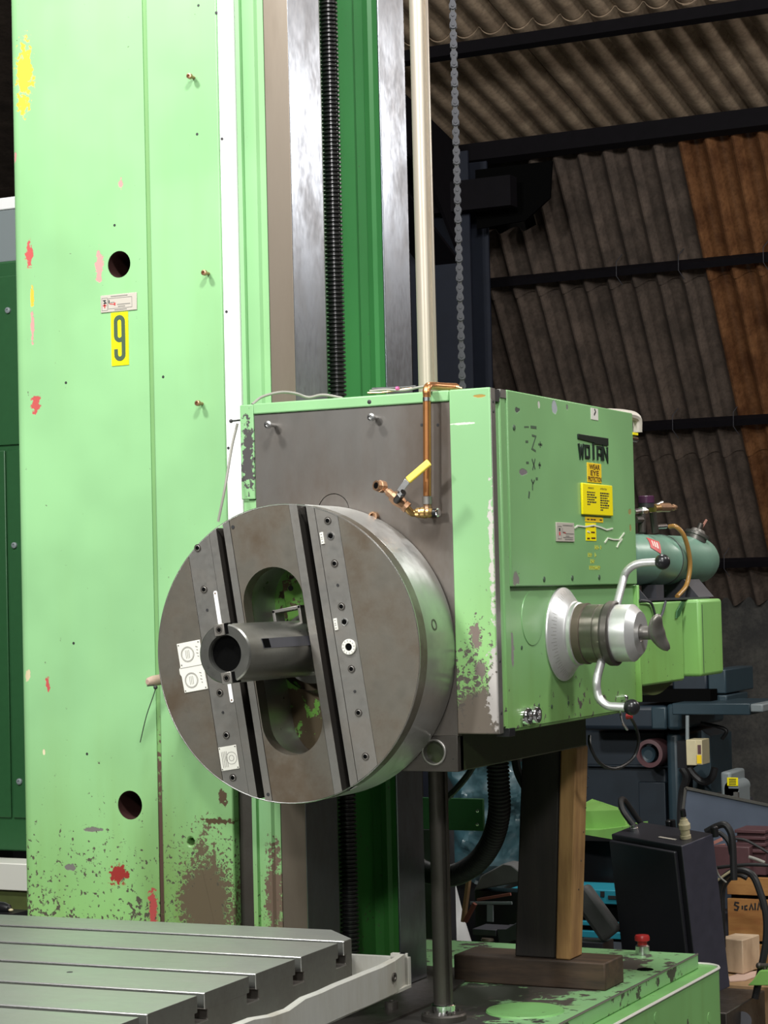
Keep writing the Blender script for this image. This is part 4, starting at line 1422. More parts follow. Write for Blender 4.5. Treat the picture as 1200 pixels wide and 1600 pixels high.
kang = R(-35)
mb = MB()
mb.prism(keyed(0.0225, kang, 0.012, 0.007), 1.9, ZT, flat)
mb.build('upper_shaft', M['shaft_steel'], sh, smooth=30, label='upper length filmed cream and pink')
mb = MB()
mb.prism(keyed(0.0225, kang, 0.012, 0.007), ZB + 0.03, 1.9, flat)
mb.build('lower_shaft', M['dark_steel'], sh, smooth=30, label='dark oily lower length')
MB().lathe([(0, 0.052), (0.012, 0.052), (0.016, 0.048), (0.016, 0.028)], (sx, sy, ZB + 0.0005), 'Z', 40).build('foot_flange', M['dark_steel'], sh)
MB().lathe([(0.016, 0.028), (0.034, 0.028), (0.036, 0.026), (0.036, 0.023)], (sx, sy, ZB), 'Z', 40).build('foot_ring', M['chrome'], sh, label='bright ring at the foot')
for q in range(4):
    t = R(45 + 90 * q)
    MB().lathe([(0.016, 0.006), (0.022, 0.006), (0.022, 0.003)], (sx + 0.04 * math.cos(t), sy + 0.04 * math.sin(t), ZB), 'Z', 12).build('flange_screw', M['dark_steel'], sh)

cx_, cy_ = -2.079, 4.6
ch = thing('hanging_chain', 'dark roller chain hanging down to a lug on the headstock top', 'chain', (cx_, cy_, 2.085))
M['chain_steel'] = plain('chain steel', (0.035, 0.035, 0.042), 0.5, 0.3, 0.05, 40)
ANG = R(24)
PT = 0.0232


def plate2(r, waist, n=10):
    out = []
    out += [(r * math.cos(t), PT / 2 + r * math.sin(t)) for t in [R(-20) + R(220) * k / n for k in range(n + 1)]]
    out += [(-waist, 0.0)]
    out += [(r * math.cos(t), -PT / 2 + r * math.sin(t)) for t in [R(160) + R(220) * k / n for k in range(n + 1)]]
    out += [(waist, 0.0)]
    return out


def rotfn(a, b, d):
    return Vector((a * math.cos(ANG) - d * math.sin(ANG), a * math.sin(ANG) + d * math.cos(ANG), b))


def link_mesh(outer):
    mb = MB()
    off, t = (0.0095, 0.0022) if outer else (0.0066, 0.0022)
    r, wst = (0.0088, 0.0050) if outer else (0.0078, 0.0045)
    for s_ in (-1, 1):
        mb.prism(plate2(r, wst), s_ * off, s_ * (off + t), rotfn)
    for b in (-PT / 2, PT / 2):
        dirv = rotfn(0, 0, 1)
        if outer:
            mb.lathe([(-0.0135, 0.0036), (0.0135, 0.0036)], (0, 0, b), dirv, 10)
        else:
            mb.lathe([(-0.0064, 0.0066), (0.0064, 0.0066)], (0, 0, b), dirv, 12)
    return mb


zc0 = 2.122
lo = link_mesh(True).build('chain_link', M['chain_steel'], ch, world=False, smooth=25)
li = link_mesh(False).build('inner_link', M['ink'], ch, world=False, smooth=25)
lo.location = (0, 0, zc0 - 2.085)
li.location = (0, 0, zc0 + PT - 2.085)
for k in range(1, 25):
    copy_part(lo, ch, (0, 0, zc0 - 2.085 + 2 * PT * k))
    copy_part(li, ch, (0, 0, zc0 - 2.085 + PT + 2 * PT * k))
MB().box(cx_ - 0.018, cx_ + 0.018, cy_ - 0.012, cy_ + 0.012, 2.072, 2.118).build('anchor_lug', M['bronze'], ch, bev=0.002)

# ------------------------------------------------------------------ copper pipe and valve
yv = YP - 0.032
pp = thing('copper_pipe', 'copper coolant pipe coming over the headstock top, with a yellow-handled brass valve', 'pipe', at(668, 800, Y=yv))
a = at(667, 625, Y=yv)
bt = at(668, 790, Y=yv)
path = [at(712, 605, Y=4.32), at(690, 604, Y=4.24), at(676, 603, Y=4.19), at(669, 604, Y=yv + 0.012), at(666.5, 612, Y=yv), a, a * 0.5 + bt * 0.5, at(667.5, 775, Y=yv)]
MB().tube(smooth_path(path, 6), 0.0088, 14).build('tube', M['copper'], pp, label='bare copper tube')
c = at(667, 624, Y=yv)
MB().lathe([(-0.004, 0.0098), (0.004, 0.0098)], c, 'Z', 16).build('band', M['steel_bright'], pp, label='pale solder band')
c = at(667.5, 782, Y=yv)
mb = MB().lathe([(-0.008, 0.0105), (0.008, 0.0105)], c, 'Z', 16)
mb.build('solder_joint', M['steel_strip'], pp)
e0 = at(668, 801, Y=yv)
MB().rod(c, e0, 0.0085, 14).build('elbow_riser', M['bronze'], pp)
MB().tube(smooth_path([e0 + Vector((0, 0, 0.012)), e0, e0 + Vector((0, 0.014, -0.002)), Vector((e0.x, YP + 0.005, e0.z - 0.002))], 4), 0.0095, 12).build('wall_elbow', M['bronze'], pp)
# union to the left
u0, u1 = at(676, 801, Y=yv), at(650, 801, Y=yv)
mb = MB()
dv = (u1 - u0)
L_ = dv.length
mb.lathe([(0, 0.0075), (L_ * 0.15, 0.0115), (L_ * 0.3, 0.0115), (L_ * 0.32, 0.0095), (L_ * 0.4, 0.0125), (L_ * 0.62, 0.0125), (L_ * 0.64, 0.0095), (L_ * 0.75, 0.0115), (L_ * 0.95, 0.0105), (L_, 0.007)], u0, dv, 16)
mb.build('union', M['brass'], pp, smooth=25, label='ribbed brass union')
# black hose tail on the right
k0, k1 = at(672, 802, Y=yv + 0.004), at(683, 801, Y=yv + 0.004)
MB().rod(k0, k1, 0.0095, 14).build('black_cap', M['black'], pp)
kk = (k1 - k0).normalized()
MB().lathe([(0, 0.0095), (0.003, 0.0105), (0.005, 0.0085), (0.005, 0.005)], k1, kk, 18).build('cap_ring', M['chrome'], pp)
# elbow from union up to the valve body
v0, v1, v2 = at(650, 801, Y=yv), at(643, 801, Y=yv - 0.006), at(633, 790, Y=yv - 0.018)
MB().tube(smooth_path([v0, v1, v2], 6), 0.0078, 14).build('elbow', M['brass'], pp)
b0, b1, b2 = at(637, 794, Y=yv - 0.016), at(606, 768, Y=yv - 0.028), at(612, 774, Y=yv - 0.026)
dv = b1 - b0
L_ = dv.length
mb = MB()
mb.lathe([(0, 0.0125), (L_ * 0.16, 0.0125), (L_ * 0.17, 0.010), (L_ * 0.3, 0.0125), (L_ * 0.55, 0.0150), (L_ * 0.78, 0.0125), (L_ * 0.8, 0.009), (L_, 0.009)], b0, dv, 10)
mb.build('valve_body', M['bronze'], pp, smooth=20, label='tarnished brass valve body')
n0, n1 = at(607, 769, Y=yv - 0.028), at(595, 759, Y=yv - 0.034)
MB().rod(n0, n1, 0.0065, 12).build('nipple', M['bronze'], pp)
ax = Vector((-0.35, -0.9, 0.1)).normalized()
c = at(596, 760, Y=yv - 0.034)
MB().lathe([(0.0, 0.0135), (0.012, 0.0135), (0.013, 0.0115), (0.022, 0.0115), (0.022, 0.0075), (0.004, 0.007)], c - ax * 0.006, ax, 8, cap=True).build('outlet', M['bronze'], pp, smooth=20, label='open hexagon outlet')
MB().lathe([(0, 0.0068), (0.0165, 0.0066)], c, ax, 16).build('outlet_bore', M['void'], pp)
# stem, nut and handle
s0 = at(622, 779, Y=yv - 0.036)
s1 = at(627, 772, Y=yv - 0.052)
MB().rod(s0 + (s0 - s1) * 0.4, s1, 0.0085, 14).build('stem', M['black'], pp)
MB().lathe([(0, 0.0095), (0.006, 0.0095), (0.006, 0.006), (0.013, 0.006)], s1, (s1 - s0), 6).build('stem_nut', M['chrome'], pp, smooth=20)
g0, g1, g2 = at(624, 768, Y=yv - 0.058), at(637, 751, Y=yv - 0.056), at(671, 722, Y=yv - 0.05)
nrm = Vector((0.35, -0.9, 0.3)).normalized()
mb = MB()
mb.bar(g0, g1, 0.014, 0.0025, nrm)
g1b = g1 + (g2 - g1) * 0.08
mb.bar(g1, g1b, 0.013, 0.0025, nrm)
mb.build('lever', M['steel_bright'], pp, bev=0.0008, label='bare steel lever')
MB().bar(g1, g2, 0.0165, 0.008, nrm).build('lever_grip', M['yellow_grip'], pp, bev=0.003, label='yellow dipped grip')

# ------------------------------------------------------------------ handwheel on the side
HY, HZ = 4.561, 1.5475
hw = thing('capstan_handwheel', 'silver capstan handwheel with two bent levers and black ball knobs on the headstock side', 'handwheel', (XS, HY, HZ))
o = MB().lathe([(0, 0.106), (0.003, 0.1075), (0.006, 0.106), (0.028, 0.078), (0.034, 0.0745), (0.036, 0.0715)], (XL_, HY, HZ), 'X', 72).build('dial_cone', M['alu'], hw, smooth=25, label='large silver conical dial')
mk = MB()
for q in range(0, 72):
    t = R(q * 5)
    ln = 0.007 if q % 2 else 0.011
    def cone(s, tt):
        return Vector((XL_ + 0.006 + (0.106 - s) / 0.028 * 0.022 + 0.0005, HY + s * math.cos(tt), HZ + s * math.sin(tt)))
    r0, r1 = 0.088, 0.088 + ln
    dt = 0.004
    mk.add([cone(r0, t - dt), cone(r0, t + dt), cone(r1, t + dt), cone(r1, t - dt)], [(0, 1, 2, 3)])
mk.build('graduation', M['ink_grey'], o)
MB().lathe([(0.036, 0.0715), (0.044, 0.0715), (0.046, 0.068)], (XL_, HY, HZ), 'X', 56).build('bright_ring', M['alu'], hw, smooth=25)
MB().lathe([(0.045, 0.0685), (0.060, 0.0695), (0.064, 0.0695), (0.065, 0.0665)], (XL_, HY, HZ), 'X', 56).build('brown_ring', M['steel_way_brown'], hw, smooth=25)
MB().lathe([(0.065, 0.066), (0.094, 0.066), (0.095, 0.0645), (0.097, 0.0645), (0.098, 0.066), (0.128, 0.066)], (XL_, HY, HZ), 'X', 56).build('knurled_ring', M['ring_steel'], hw, smooth=25, label='dark worn steel ring')
MB().lathe([(0.112, 0.070), (0.118, 0.0735), (0.131, 0.0735), (0.134, 0.069)], (XL_, HY, HZ), 'X', 56).build('collar', M['dark_steel'], hw, smooth=25, label='dark collar')
MB().lathe([(0.132, 0.0635), (0.136, 0.0645), (0.172, 0.0645), (0.187, 0.050), (0.189, 0.048), (0.189, 0.020), (0.186, 0.018)], (XL_, HY, HZ), 'X', 56).build('hub', M['alu'], hw, smooth=25, label='silver hub')
MB().lathe([(0.18, 0.0155), (0.219, 0.0155)], (XL_, HY, HZ), 'X', 24).build('knob_stem', M['steel_plate'], hw)
mb = MB()
kt = R(22)
kpth = [Vector((XL_ + 0.226 + 0.016 * (q / 0.042) ** 2, HY - q * math.sin(kt), HZ + q * math.cos(kt))) for q in [-0.043 + 0.086 * k / 16 for k in range(17)]]
mb.tube(kpth, [0.004, 0.0088, 0.0112, 0.0125, 0.0135, 0.0145, 0.0155, 0.0165, 0.017, 0.0165, 0.0155, 0.0145, 0.0135, 0.0125, 0.0112, 0.0088, 0.004], 16)
mb.v = [Vector((p.x, HY + (p.y - HY) * 1.9, p.z)) for p in mb.v]
mb.build('wing_knob', M['steel_strip'], hw, smooth=60, label='worn wing-shaped knob')
XLV = -1.700
u0, u1 = at(960, 958, X=XLV), at(974, 905, X=XLV)
dirr = (u1 - u0)
ub = at(1035, 878, Y=u1.y + 0.01)
upth = [u0, u0 * 0.5 + u1 * 0.5, u1, u1 + Vector((0.006, 0.003, 0.016)), u1 + Vector((0.022, 0.006, 0.030)), Vector((u1.x + 0.045, u1.y + 0.009, ub.z - 0.001)), ub]
MB().tube(smooth_path(upth, 8), 0.0092, 14).build('lever', M['alu'], hw, label='upper bent silver lever')
MB().ball(ub, 0.0178, 24, 16).build('ball_knob', M['black'], hw, label='upper black ball knob')
XLW = -1.722
l0, l1 = at(943, 1022, X=XLW), at(933, 1060, X=XLW)
lb = at(987, 1105, Y=l1.y - 0.006)
lpth = [l0, l1, l1 + Vector((0.0, -0.002, -0.028)), l1 + Vector((0.006, -0.003, -0.046)), l1 + Vector((0.024, -0.004, -0.060)), Vector((l1.x + 0.045, l1.y - 0.005, lb.z + 0.001)), lb]
MB().tube(smooth_path(lpth, 8), 0.0094, 14).build('lever', M['alu'], hw, label='lower bent silver lever')
MB().ball(lb, 0.0182, 24, 16).build('ball_knob', M['black'], hw, label='lower black ball knob')
# pull handle and cable at the low rear corner
c = at(971, 1090, X=XL_)
hk = thing('latch_hook', 'small chrome latch hook with red tip and black cable low on the rear headstock side', 'hook', c)
mb = MB().lathe([(0, 0.007), (0.012, 0.008), (0.016, 0.005)], c, 'X', 14)
mb.lathe([(0, 0.006), (0.010, 0.007)], c - Vector((0, 0, 0.016)), 'X', 14)
mb.build('latch_body', M['chrome'], hk)
pth = [c + Vector((0.008, 0, -0.012)), at(970, 1112, X=XL_ + 0.01), at(973, 1128, X=XL_ + 0.012), at(980, 1140, X=XL_ + 0.014)]
MB().tube(smooth_path(pth, 5), 0.0032, 8).build('hook_wire', M['chrome'], hk)
c2 = at(984, 1119, X=XL_ + 0.012)
MB().lathe([(-0.008, 0.008), (0.006, 0.006)], c2, 'X', 12).build('red_tip', M['red'], hk, label='red tip')
pth = [c2, at(992, 1133, X=-1.86), at(998, 1155, X=-1.86), at(992, 1180, X=-1.87), at(975, 1196, X=-1.88), at(955, 1201, X=-1.89), at(935, 1190, X=-1.90), at(922, 1165, X=-1.91), at(921, 1150, X=-1.92)]
MB().tube(smooth_path(pth, 6), 0.0042, 8).build('black_cable', M['rubber'], hk)

# ------------------------------------------------------------------ motor covers and tank behind the headstock
mc = thing('motor_cover', 'green sheet metal motor cover box on the rear of the headstock', 'motor cover', (-1.95, 5.25, 1.40))
mb = MB()
mb.box(-2.15, -1.8175, 5.054, 5.388, 1.403, 1.612)
mb.build('box', M['motor_paint'], mc, bev=0.006)
MB().box(-2.15, -1.8155, 5.0436, 5.0535, 1.365, 1.655).build('mounting_flange', M['motor_paint'], mc, bev=0.002)
gd = MB()
gd.prism([(5.06 + 0.31 * k / 16, 1.404 - 0.030 * math.sin(math.pi * k / 16)) for k in range(17)], -2.1, -1.84, side)
gd.build('belly_guard', M['olive'], mc)
m2 = thing('end_cover', 'bright green rounded cover box at the far end behind the tank bracket', 'cover', (-1.95, 5.52, 1.41))
mb = MB()
mb.box(-2.15, -1.784, 5.43, 5.62, 1.411, 1.614)
mb.build('shell', M['motor_paint'], m2, bev=0.009, seg=3)
MB().box(-2.14, -1.835, 5.3885, 5.43, 1.412, 1.604).build('joint', M['dark_steel'], m2)
MB().box(-1.792, -1.7835, 5.445, 5.449, 1.42, 1.60).build('seam_line', M['ink_green'], m2)

tk = thing('air_tank', 'pale sea green cylindrical pressure tank on the motor cover with brass fittings', 'tank', (-1.90, 5.45, 1.66))
tx, tz, tr = -1.905, 1.7215, 0.0665
prof = [(5.085, 0.01), (5.09, 0.035), (5.105, 0.055), (5.125, 0.064), (5.14, tr), (5.30, tr), (5.303, tr + 0.0015), (5.306, tr), (5.455, tr), (5.46, tr + 0.002), (5.465, tr), (5.70, tr), (5.72, tr + 0.0015), (5.74, tr),
        (5.79, 0.063), (5.825, 0.053), (5.85, 0.036), (5.86, 0.01)]
MB().lathe([(a, b) for a, b in prof], (tx, 0, tz), 'Y', 48).build('shell', M['tank'], tk, smooth=30)
MB().lathe([(5.459, tr + 0.001), (5.4595, tr + 0.003), (5.463, tr + 0.003), (5.4635, tr + 0.001)], (tx, 0, tz), 'Y', 48, cap=False).build('weld_seam', M['ink'], tk)
ang = R(28)
lab = MB()
pts = []
for a, b in ((0.0, 0.0), (0.026, 0.018), (0.052, 0.0), (0.026, -0.018)):
    pass
grid = 6
v, f = [], []
for i in range(grid + 1):
    for j in range(grid + 1):
        s_ = (i / grid - 0.5)
        t_ = (j / grid - 0.5)
        y = 5.275 + (s_ * 0.062 + t_ * 0.035)
        al = R(34) + (t_ * 0.55 - s_ * 0.25)
        v.append((tx + (tr + 0.0012) * math.cos(al), y, tz + (tr + 0.0012) * math.sin(al)))
for i in range(grid):
    for j in range(grid):
        f.append((i * (grid + 1) + j, (i + 1) * (grid + 1) + j, (i + 1) * (grid + 1) + j + 1, i * (grid + 1) + j + 1))
lab.add(v, f)
lo_ = lab.build('diamond_label', plain('red label', (0.62, 0.10, 0.10), 0.4), tk, label='red diamond label')
mk = MB()
for s_ in (-0.2, 0.0, 0.2):
    q = []
    for t_ in (-0.25, 0.25):
        y = 5.275 + s_ * 0.062 + t_ * 0.035
        al = R(34) + (t_ * 0.55 - s_ * 0.25)
        q.append(Vector((tx + (tr + 0.002) * math.cos(al), y, tz + (tr + 0.002) * math.sin(al))))
    mk.bar(q[0], q[1], 0.004, 0.0006, (1, 0, 1))
mk.build('label_print', M['plate_white'], lo_)
# feet and tray
mb = MB()
for yy in (5.12, 5.53):
    mb.prism([(tx - 0.07, 1.619), (tx + 0.086, 1.619), (tx + 0.045, 1.668), (tx - 0.045, 1.668)], yy, yy + 0.004 if yy < 5.3 else yy + 0.13, front)
mb.box(tx - 0.08, tx + 0.087, 5.06, 5.62, 1.6145, 1.6195)
mb.build('saddle_tray', M['charcoal'], tk)
MB().box(tx + 0.01, tx + 0.05, 5.29, 5.35, 1.62, 1.655).build('drain_plug', M['charcoal'], tk)
xo = -1.812
for pts, rr in ((((1000, 938), (1017, 942), (1024, 962), (1029, 968), (1035, 958), (1040, 940)), 0.0035),):
    MB().tube(smooth_path([at(a, b, X=xo) for a, b in pts], 5), rr, 8).build('drain_wire', M['charcoal'], tk)
mb = MB()
q = [at(a, b, X=xo) for a, b in ((1066, 940), (1070, 940), (1062, 962), (1057, 966), (1058, 955))]
mb.prism([(p.y, p.z) for p in q], xo - 0.003, xo + 0.001, side)
mb.build('bracket_tongue', M['green_dark'], tk)
# amber hose
hpts = [at(1046, 823, X=-1.87), at(1056, 823, X=-1.85), at(1068, 836, X=-1.835), at(1076, 862, X=-1.832), at(1078, 888, X=-1.835), at(1072, 915, X=-1.84), at(1058, 932, X=-1.84)]
MB().tube(smooth_path(hpts, 8), 0.0062, 12).build('amber_hose', M['hose_amber'], tk, label='amber plastic hose')
# pipework above
vx = -1.895
mb = MB()
mb.rod(at(990, 800, X=vx), at(1001, 798, X=vx), 0.007, 10)
mb.lathe([(0, 0.010), (0.03, 0.010)], at(1001, 798, X=vx), (0.1, 1, 0.05), 6)
mb.build('brass_fitting', M['steel_bright'], tk, smooth=20)
MB().rod(at(1020, 795, X=vx), at(1030, 794, X=vx), 0.012, 12).build('coupling_block', M['brass'], tk)
mb = MB()
mb.lathe([(0, 0.011), (0.012, 0.0125), (0.06, 0.0125), (0.066, 0.009), (0.085, 0.007), (0.087, 0.009), (0.10, 0.007)], at(1028, 793, X=vx), (0.15, 1, 0.02), 14)
mb.build('quick_coupling', M['bronze'], tk, smooth=25)
mb = MB()
mb.rod(at(1024, 790, X=vx), at(1034, 785, X=vx), 0.005, 8)
mb.rod(at(1034, 785, X=vx), at(1040, 795, X=vx), 0.005, 8)
mb.build('valve_lever', M['steel_bright'], tk)
c = at(1010, 786, X=vx)
MB().lathe([(0, 0.020), (0.012, 0.020)], c - Vector((0, 0, 0.012)), 'Z', 20).build('regulator_base', M['ink'], tk)
MB().lathe([(0, 0.021), (0.017, 0.021), (0.019, 0.018)], c, 'Z', 20).build('purple_knob', M['purple'], tk, label='dark purple regulator knob')
MB().rod(at(1003, 803, X=vx), at(1003, 832, X=vx), 0.010, 10).build('riser_pipe', M['dark_steel'], tk)
MB().rod(at(992, 812, X=vx), at(1002, 812, X=vx), 0.009, 10).build('riser_pipe', M['dark_steel'], tk)
MB().rod(at(1020, 800, X=vx), at(1024, 832, X=vx), 0.010, 10).build('riser_pipe', M['dark_steel'], tk)
MB().rod(at(1024, 823, X=vx), at(1040, 822, X=vx), 0.007, 10).build('hose_tail', M['steel_bright'], tk)
c = at(1088, 838, X=-1.88)
ax = Vector((0.35, 0.25, 1)).normalized()
MB().lathe([(-0.012, 0.030), (0.0, 0.030), (0.002, 0.034), (0.010, 0.034), (0.013, 0.022), (0.020, 0.018)], c, ax, 24).build('filler_cap', M['steel_plate'], tk, smooth=25)
MB().lathe([(0, 0.009), (0.02, 0.008)], c + ax * 0.018, ax, 12).build('cap_stem', M['dark_steel'], tk)
MB().bar(at(1092, 832, X=-1.88), at(1104, 812, X=-1.86), 0.010, 0.006).build('cap_lever', plain('rusty pink lever', (0.36, 0.16, 0.12), 0.5), tk, bev=0.001)

# ------------------------------------------------------------------ timber props
blk = thing('timber_block', 'oily brown timber sleeper lying on the green base under the upright props', 'timber', (-2.09, 4.93, ZB))
bo = MB()
bo.box(-2.30, -1.893, 4.945, 5.075, ZB, ZB + 0.068)
bo.build('sleeper', M['wood_block'], blk, bev=0.004)
dk = thing('dark_timber_prop', 'blackened upright timber prop under the headstock, left of the tan one', 'timber', (-2.05, 5.0, ZB + 0.068))
mb = MB()
q = [at(820, 1190, Y=4.98), at(880, 1180, Y=4.98), at(872, 1503, Y=4.98), at(808, 1500, Y=4.98)]
mb.prism([(q[3].x, ZB + 0.0685), (q[2].x - 0.002, ZB + 0.0685), (q[1].x - 0.002, 1.2645), (q[0].x, 1.2645)], 4.965, 5.06, front)
mb.build('post', M['wood_dark'], dk, bev=0.004)
tn = thing('tan_timber_prop', 'lighter tan upright timber prop with nail holes beside the blackened one', 'timber', (-1.95, 5.0, ZB + 0.068))
mb = MB()
bx0 = at(872, 1503, Y=4.975).x + 0.001
tx0, tx1 = at(880, 1180, Y=4.975).x, at(906, 1178, Y=4.975).x
bx1 = at(896, 1500, Y=4.975).x
mb.prism([(bx0, ZB + 0.0685), (bx1, ZB + 0.0685), (tx1, 1.256), (tx1 - 0.01, 1.262), (tx0 + 0.001, 1.262)], 4.955, 5.035, front)
mb.build('post', M['wood_tan'], tn, bev=0.004)
for py in (1215, 1230, 1245, 1262, 1300, 1345, 1390):
    c = at(913 - (py - 1215) * 0.03, py, X=(tx1 + bx1) / 2 + 0.0005)
    xx = tx1 + (bx1 - tx1) * (1.262 - c.z) / (1.262 - ZB - 0.0685)
    MB().lathe([(0, 0.0028), (0.0008, 0.002)], (xx, c.y, c.z), 'X', 8).build('nail_hole', M['ink'], tn)

# corrugated conduit under the headstock
cd = thing('corrugated_conduit', 'black ribbed conduit hose curving from under the headstock to the column', 'hose', at(777, 1210, Y=4.85))
pts = [at(777, 1180, Y=4.85), at(779, 1225, Y=4.86), at(780, 1270, Y=4.88), at(768, 1315, Y=4.92), at(742, 1350, Y=4.98), at(705, 1368, Y=5.05), at(665, 1362, Y=5.15), at(640, 1345, Y=5.25)]
sm = smooth_path(pts, 40)
ln = 0
rads = []
for i, p in enumerate(sm):
    if i:
        ln += (p - sm[i - 1]).length
    rads.append(0.0265 + 0.0022 * math.sin(ln / 0.0095 * 2 * math.pi))
# resample finely so the ribs are true
fine = smooth_path(sm[::4], 14)
ln, rads = 0, []
for i, p in enumerate(fine):
    if i:
        ln += (p - fine[i - 1]).length
    rads.append(0.0265 + 0.0022 * math.sin(ln / 0.0095 * 2 * math.pi))
MB().tube(fine, rads, 20).build('hose', M['rubber'], cd, smooth=60)

# ------------------------------------------------------------------ slotted table and tray
TK = Vector((-1.981, 3.783, 0.0))
tb = thing('slotted_table', 'grey planed machine table with long T-slots in front of the column', 'machine table', (TK.x, TK.y, 0.0), (0, 0, R(2.5)))
TZ, TT = 0.97, 0.125
slots = (-0.048, -0.236, -0.421, -0.612, -0.806, -0.995)
prof = [(-1.7, TZ - TT), (0.088, TZ - TT), (0.088, TZ)]
for s_ in slots:
    prof += [(s_ + 0.013, TZ), (s_ + 0.013, TZ - 0.029), (s_ + 0.023, TZ - 0.029), (s_ + 0.023, TZ - 0.047), (s_ - 0.023, TZ - 0.047), (s_ - 0.023, TZ - 0.029), (s_ - 0.013, TZ - 0.029), (s_ - 0.013, TZ)]
prof += [(-1.7, TZ)]
mb = MB()
mb.prism(prof, -2.4, 0.0, side)
tob = mb.build('table_top', M['steel_table'], tb, world=False)
b = bmesh.new()
b.from_mesh(tob.data)
res = bmesh.ops.bisect_plane(b, geom=b.verts[:] + b.edges[:] + b.faces[:], plane_co=(0, 0.0, 0), plane_no=(0.72, 0.69, 0), clear_outer=True)
ed = [e for e in b.edges if e.is_boundary]
bmesh.ops.holes_fill(b, edges=ed, sides=0)
bmesh.ops.recalc_face_normals(b, faces=b.faces)
b.to_mesh(tob.data)
b.free()
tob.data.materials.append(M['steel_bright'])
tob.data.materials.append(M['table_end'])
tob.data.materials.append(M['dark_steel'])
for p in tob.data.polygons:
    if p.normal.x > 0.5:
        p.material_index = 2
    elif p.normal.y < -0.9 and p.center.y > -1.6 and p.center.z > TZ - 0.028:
        p.material_index = 1  # clean throat walls, with the front light they catch painted in
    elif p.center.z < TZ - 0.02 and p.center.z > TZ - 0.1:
        p.material_index = 3  # undercut of the T-slots darkened to paint in its shade
tob.data.polygons.foreach_set('use_smooth', [False] * len(tob.data.polygons))
md = tob.modifiers.new('bevel', 'BEVEL')
md.width = 0.0022
md.segments = 2
md.limit_method = 'ANGLE'
md.angle_limit = R(50)
c = at(109, 1519, Z=TZ) - TK
rz = Matrix.Rotation(-R(2.5), 4, 'Z')
c = rz @ Vector((c.x, c.y, TZ))
MB().lathe([(0, 0.006), (0.0008, 0.005)], c, 'Z', 14).build('table_hole', M['ink'], tb, world=False)
# coolant tray round the table with a wavy battered lip
mb = MB()
xw = 0.082
n = 26
top, v, f = [], [], []
for i in range(n + 1):
    y = 0.03 - 1.75 * i / n
    h = 0.926 + 0.006 * noise.noise(Vector((y * 9, 0, 3))) + (-0.012 * math.exp(-((y + 0.47) / 0.05) ** 2))
    xo_ = xw + 0.004 * noise.noise(Vector((y * 7, 5, 1)))
    v += [(xo_ - 0.008, y, 0.862), (xo_, y, 0.862), (xo_, y, h - 0.003), (xo_ - 0.004, y, h), (xo_ - 0.012, y, h), (xo_ - 0.014, y, h - 0.004)]
for i in range(n):
    for k in range(6):
        f.append((i * 6 + k, i * 6 + (k + 1) % 6, (i + 1) * 6 + (k + 1) % 6, (i + 1) * 6 + k))
f += [tuple(range(6)), tuple(n * 6 + k for k in reversed(range(6)))]
mb.add(v, f)
mb.box(-2.4, xw - 0.006, 0.105, 0.117, 0.862, 0.918)
mb.prism([(xw - 0.012, 0.117), (xw - 0.045, 0.117), (xw - 0.045, 0.105), (xw - 0.008, 0.105)], 0.862, 0.925, flat)
mb.prism([(xw, 0.028), (xw - 0.016, 0.117), (xw - 0.028, 0.117), (xw - 0.014, 0.028)], 0.862, 0.925, flat)
mb.box(-2.4, xw - 0.004, -1.7, 0.112, 0.858, 0.864)
tr_ = mb.build('coolant_tray', M['tray_steel'], tb, world=False, smooth=40, label='battered sheet metal tray round the table')
MB().lathe([(0, 0.009), (0.003, 0.009), (0.003, 0.005), (0.001, 0.004)], (xw + 0.0005, 0.016, 0.895), 'X', 14).build('tray_screw', M['dark_steel'], tr_, world=False)
mb = MB()
mb.box(-2.2, -0.03, -1.5, -0.12, 0.845, 0.858)
mb.box(-2.0, -0.05, -1.4, -0.14, 0.62, 0.845)
mb.box(-2.2, -0.02, -1.5, 0.0, 0.0, 0.62)
mb.build('saddle', M['dark_steel'], tb, world=False, bev=0.004)

# ------------------------------------------------------------------ left: cabinet behind the column


def slab(mb, x0, y0, x1, y1, Y, dy, mi=0, zmin=None):
    """box whose front face stands at world Y and spans a part of the view"""
    a, b = at(x0, (y0 + y1) / 2, Y=Y), at(x1, (y0 + y1) / 2, Y=Y)
    t, l = at((x0 + x1) / 2, y0, Y=Y), at((x0 + x1) / 2, y1, Y=Y)
    z0 = l.z if zmin is None else zmin
    mb.box(a.x, b.x, Y, Y + dy, z0, t.z, mi)
    return a.x, b.x, z0, t.z


YL = 5.75
cbt = thing('control_cabinet', 'dark green steel cabinet with round lock studs standing left behind the column', 'cabinet', at(-60, 1400, Y=YL + 0.2).xy.to_3d())
xr_ = at(60, 800, Y=YL).x
xl_ = at(-330, 800, Y=YL).x
zt_, zb_ = at(10, 408, Y=YL).z, at(25, 1330, Y=YL).z
mb = MB().box(xl_, xr_, YL, YL + 0.5, zb_, zt_)
mb.build('carcass', M['green_dark'], cbt, bev=0.006)
zs0, zs1 = at(5, 432, Y=YL).z, at(5, 1277, Y=YL).z
zmid = at(5, 700, Y=YL).z
xd0, xd1 = at(2, 600, Y=YL).x, xl_ + 0.02
MB().box(xl_ + 0.02, xr_ - 0.01, YL - 0.008, YL, zmid + 0.008, zs0).build('upper_door', M['green_dark'], cbt, bev=0.003)
MB().box(at(16, 900, Y=YL).x, xr_ - 0.01, YL - 0.008, YL, zs1, zmid - 0.008).build('lower_door', M['green_dark'], cbt, bev=0.003)
MB().box(xl_ + 0.02, at(13, 900, Y=YL).x, YL - 0.008, YL, zs1, zmid - 0.008).build('lower_door', M['green_dark'], cbt, bev=0.003)
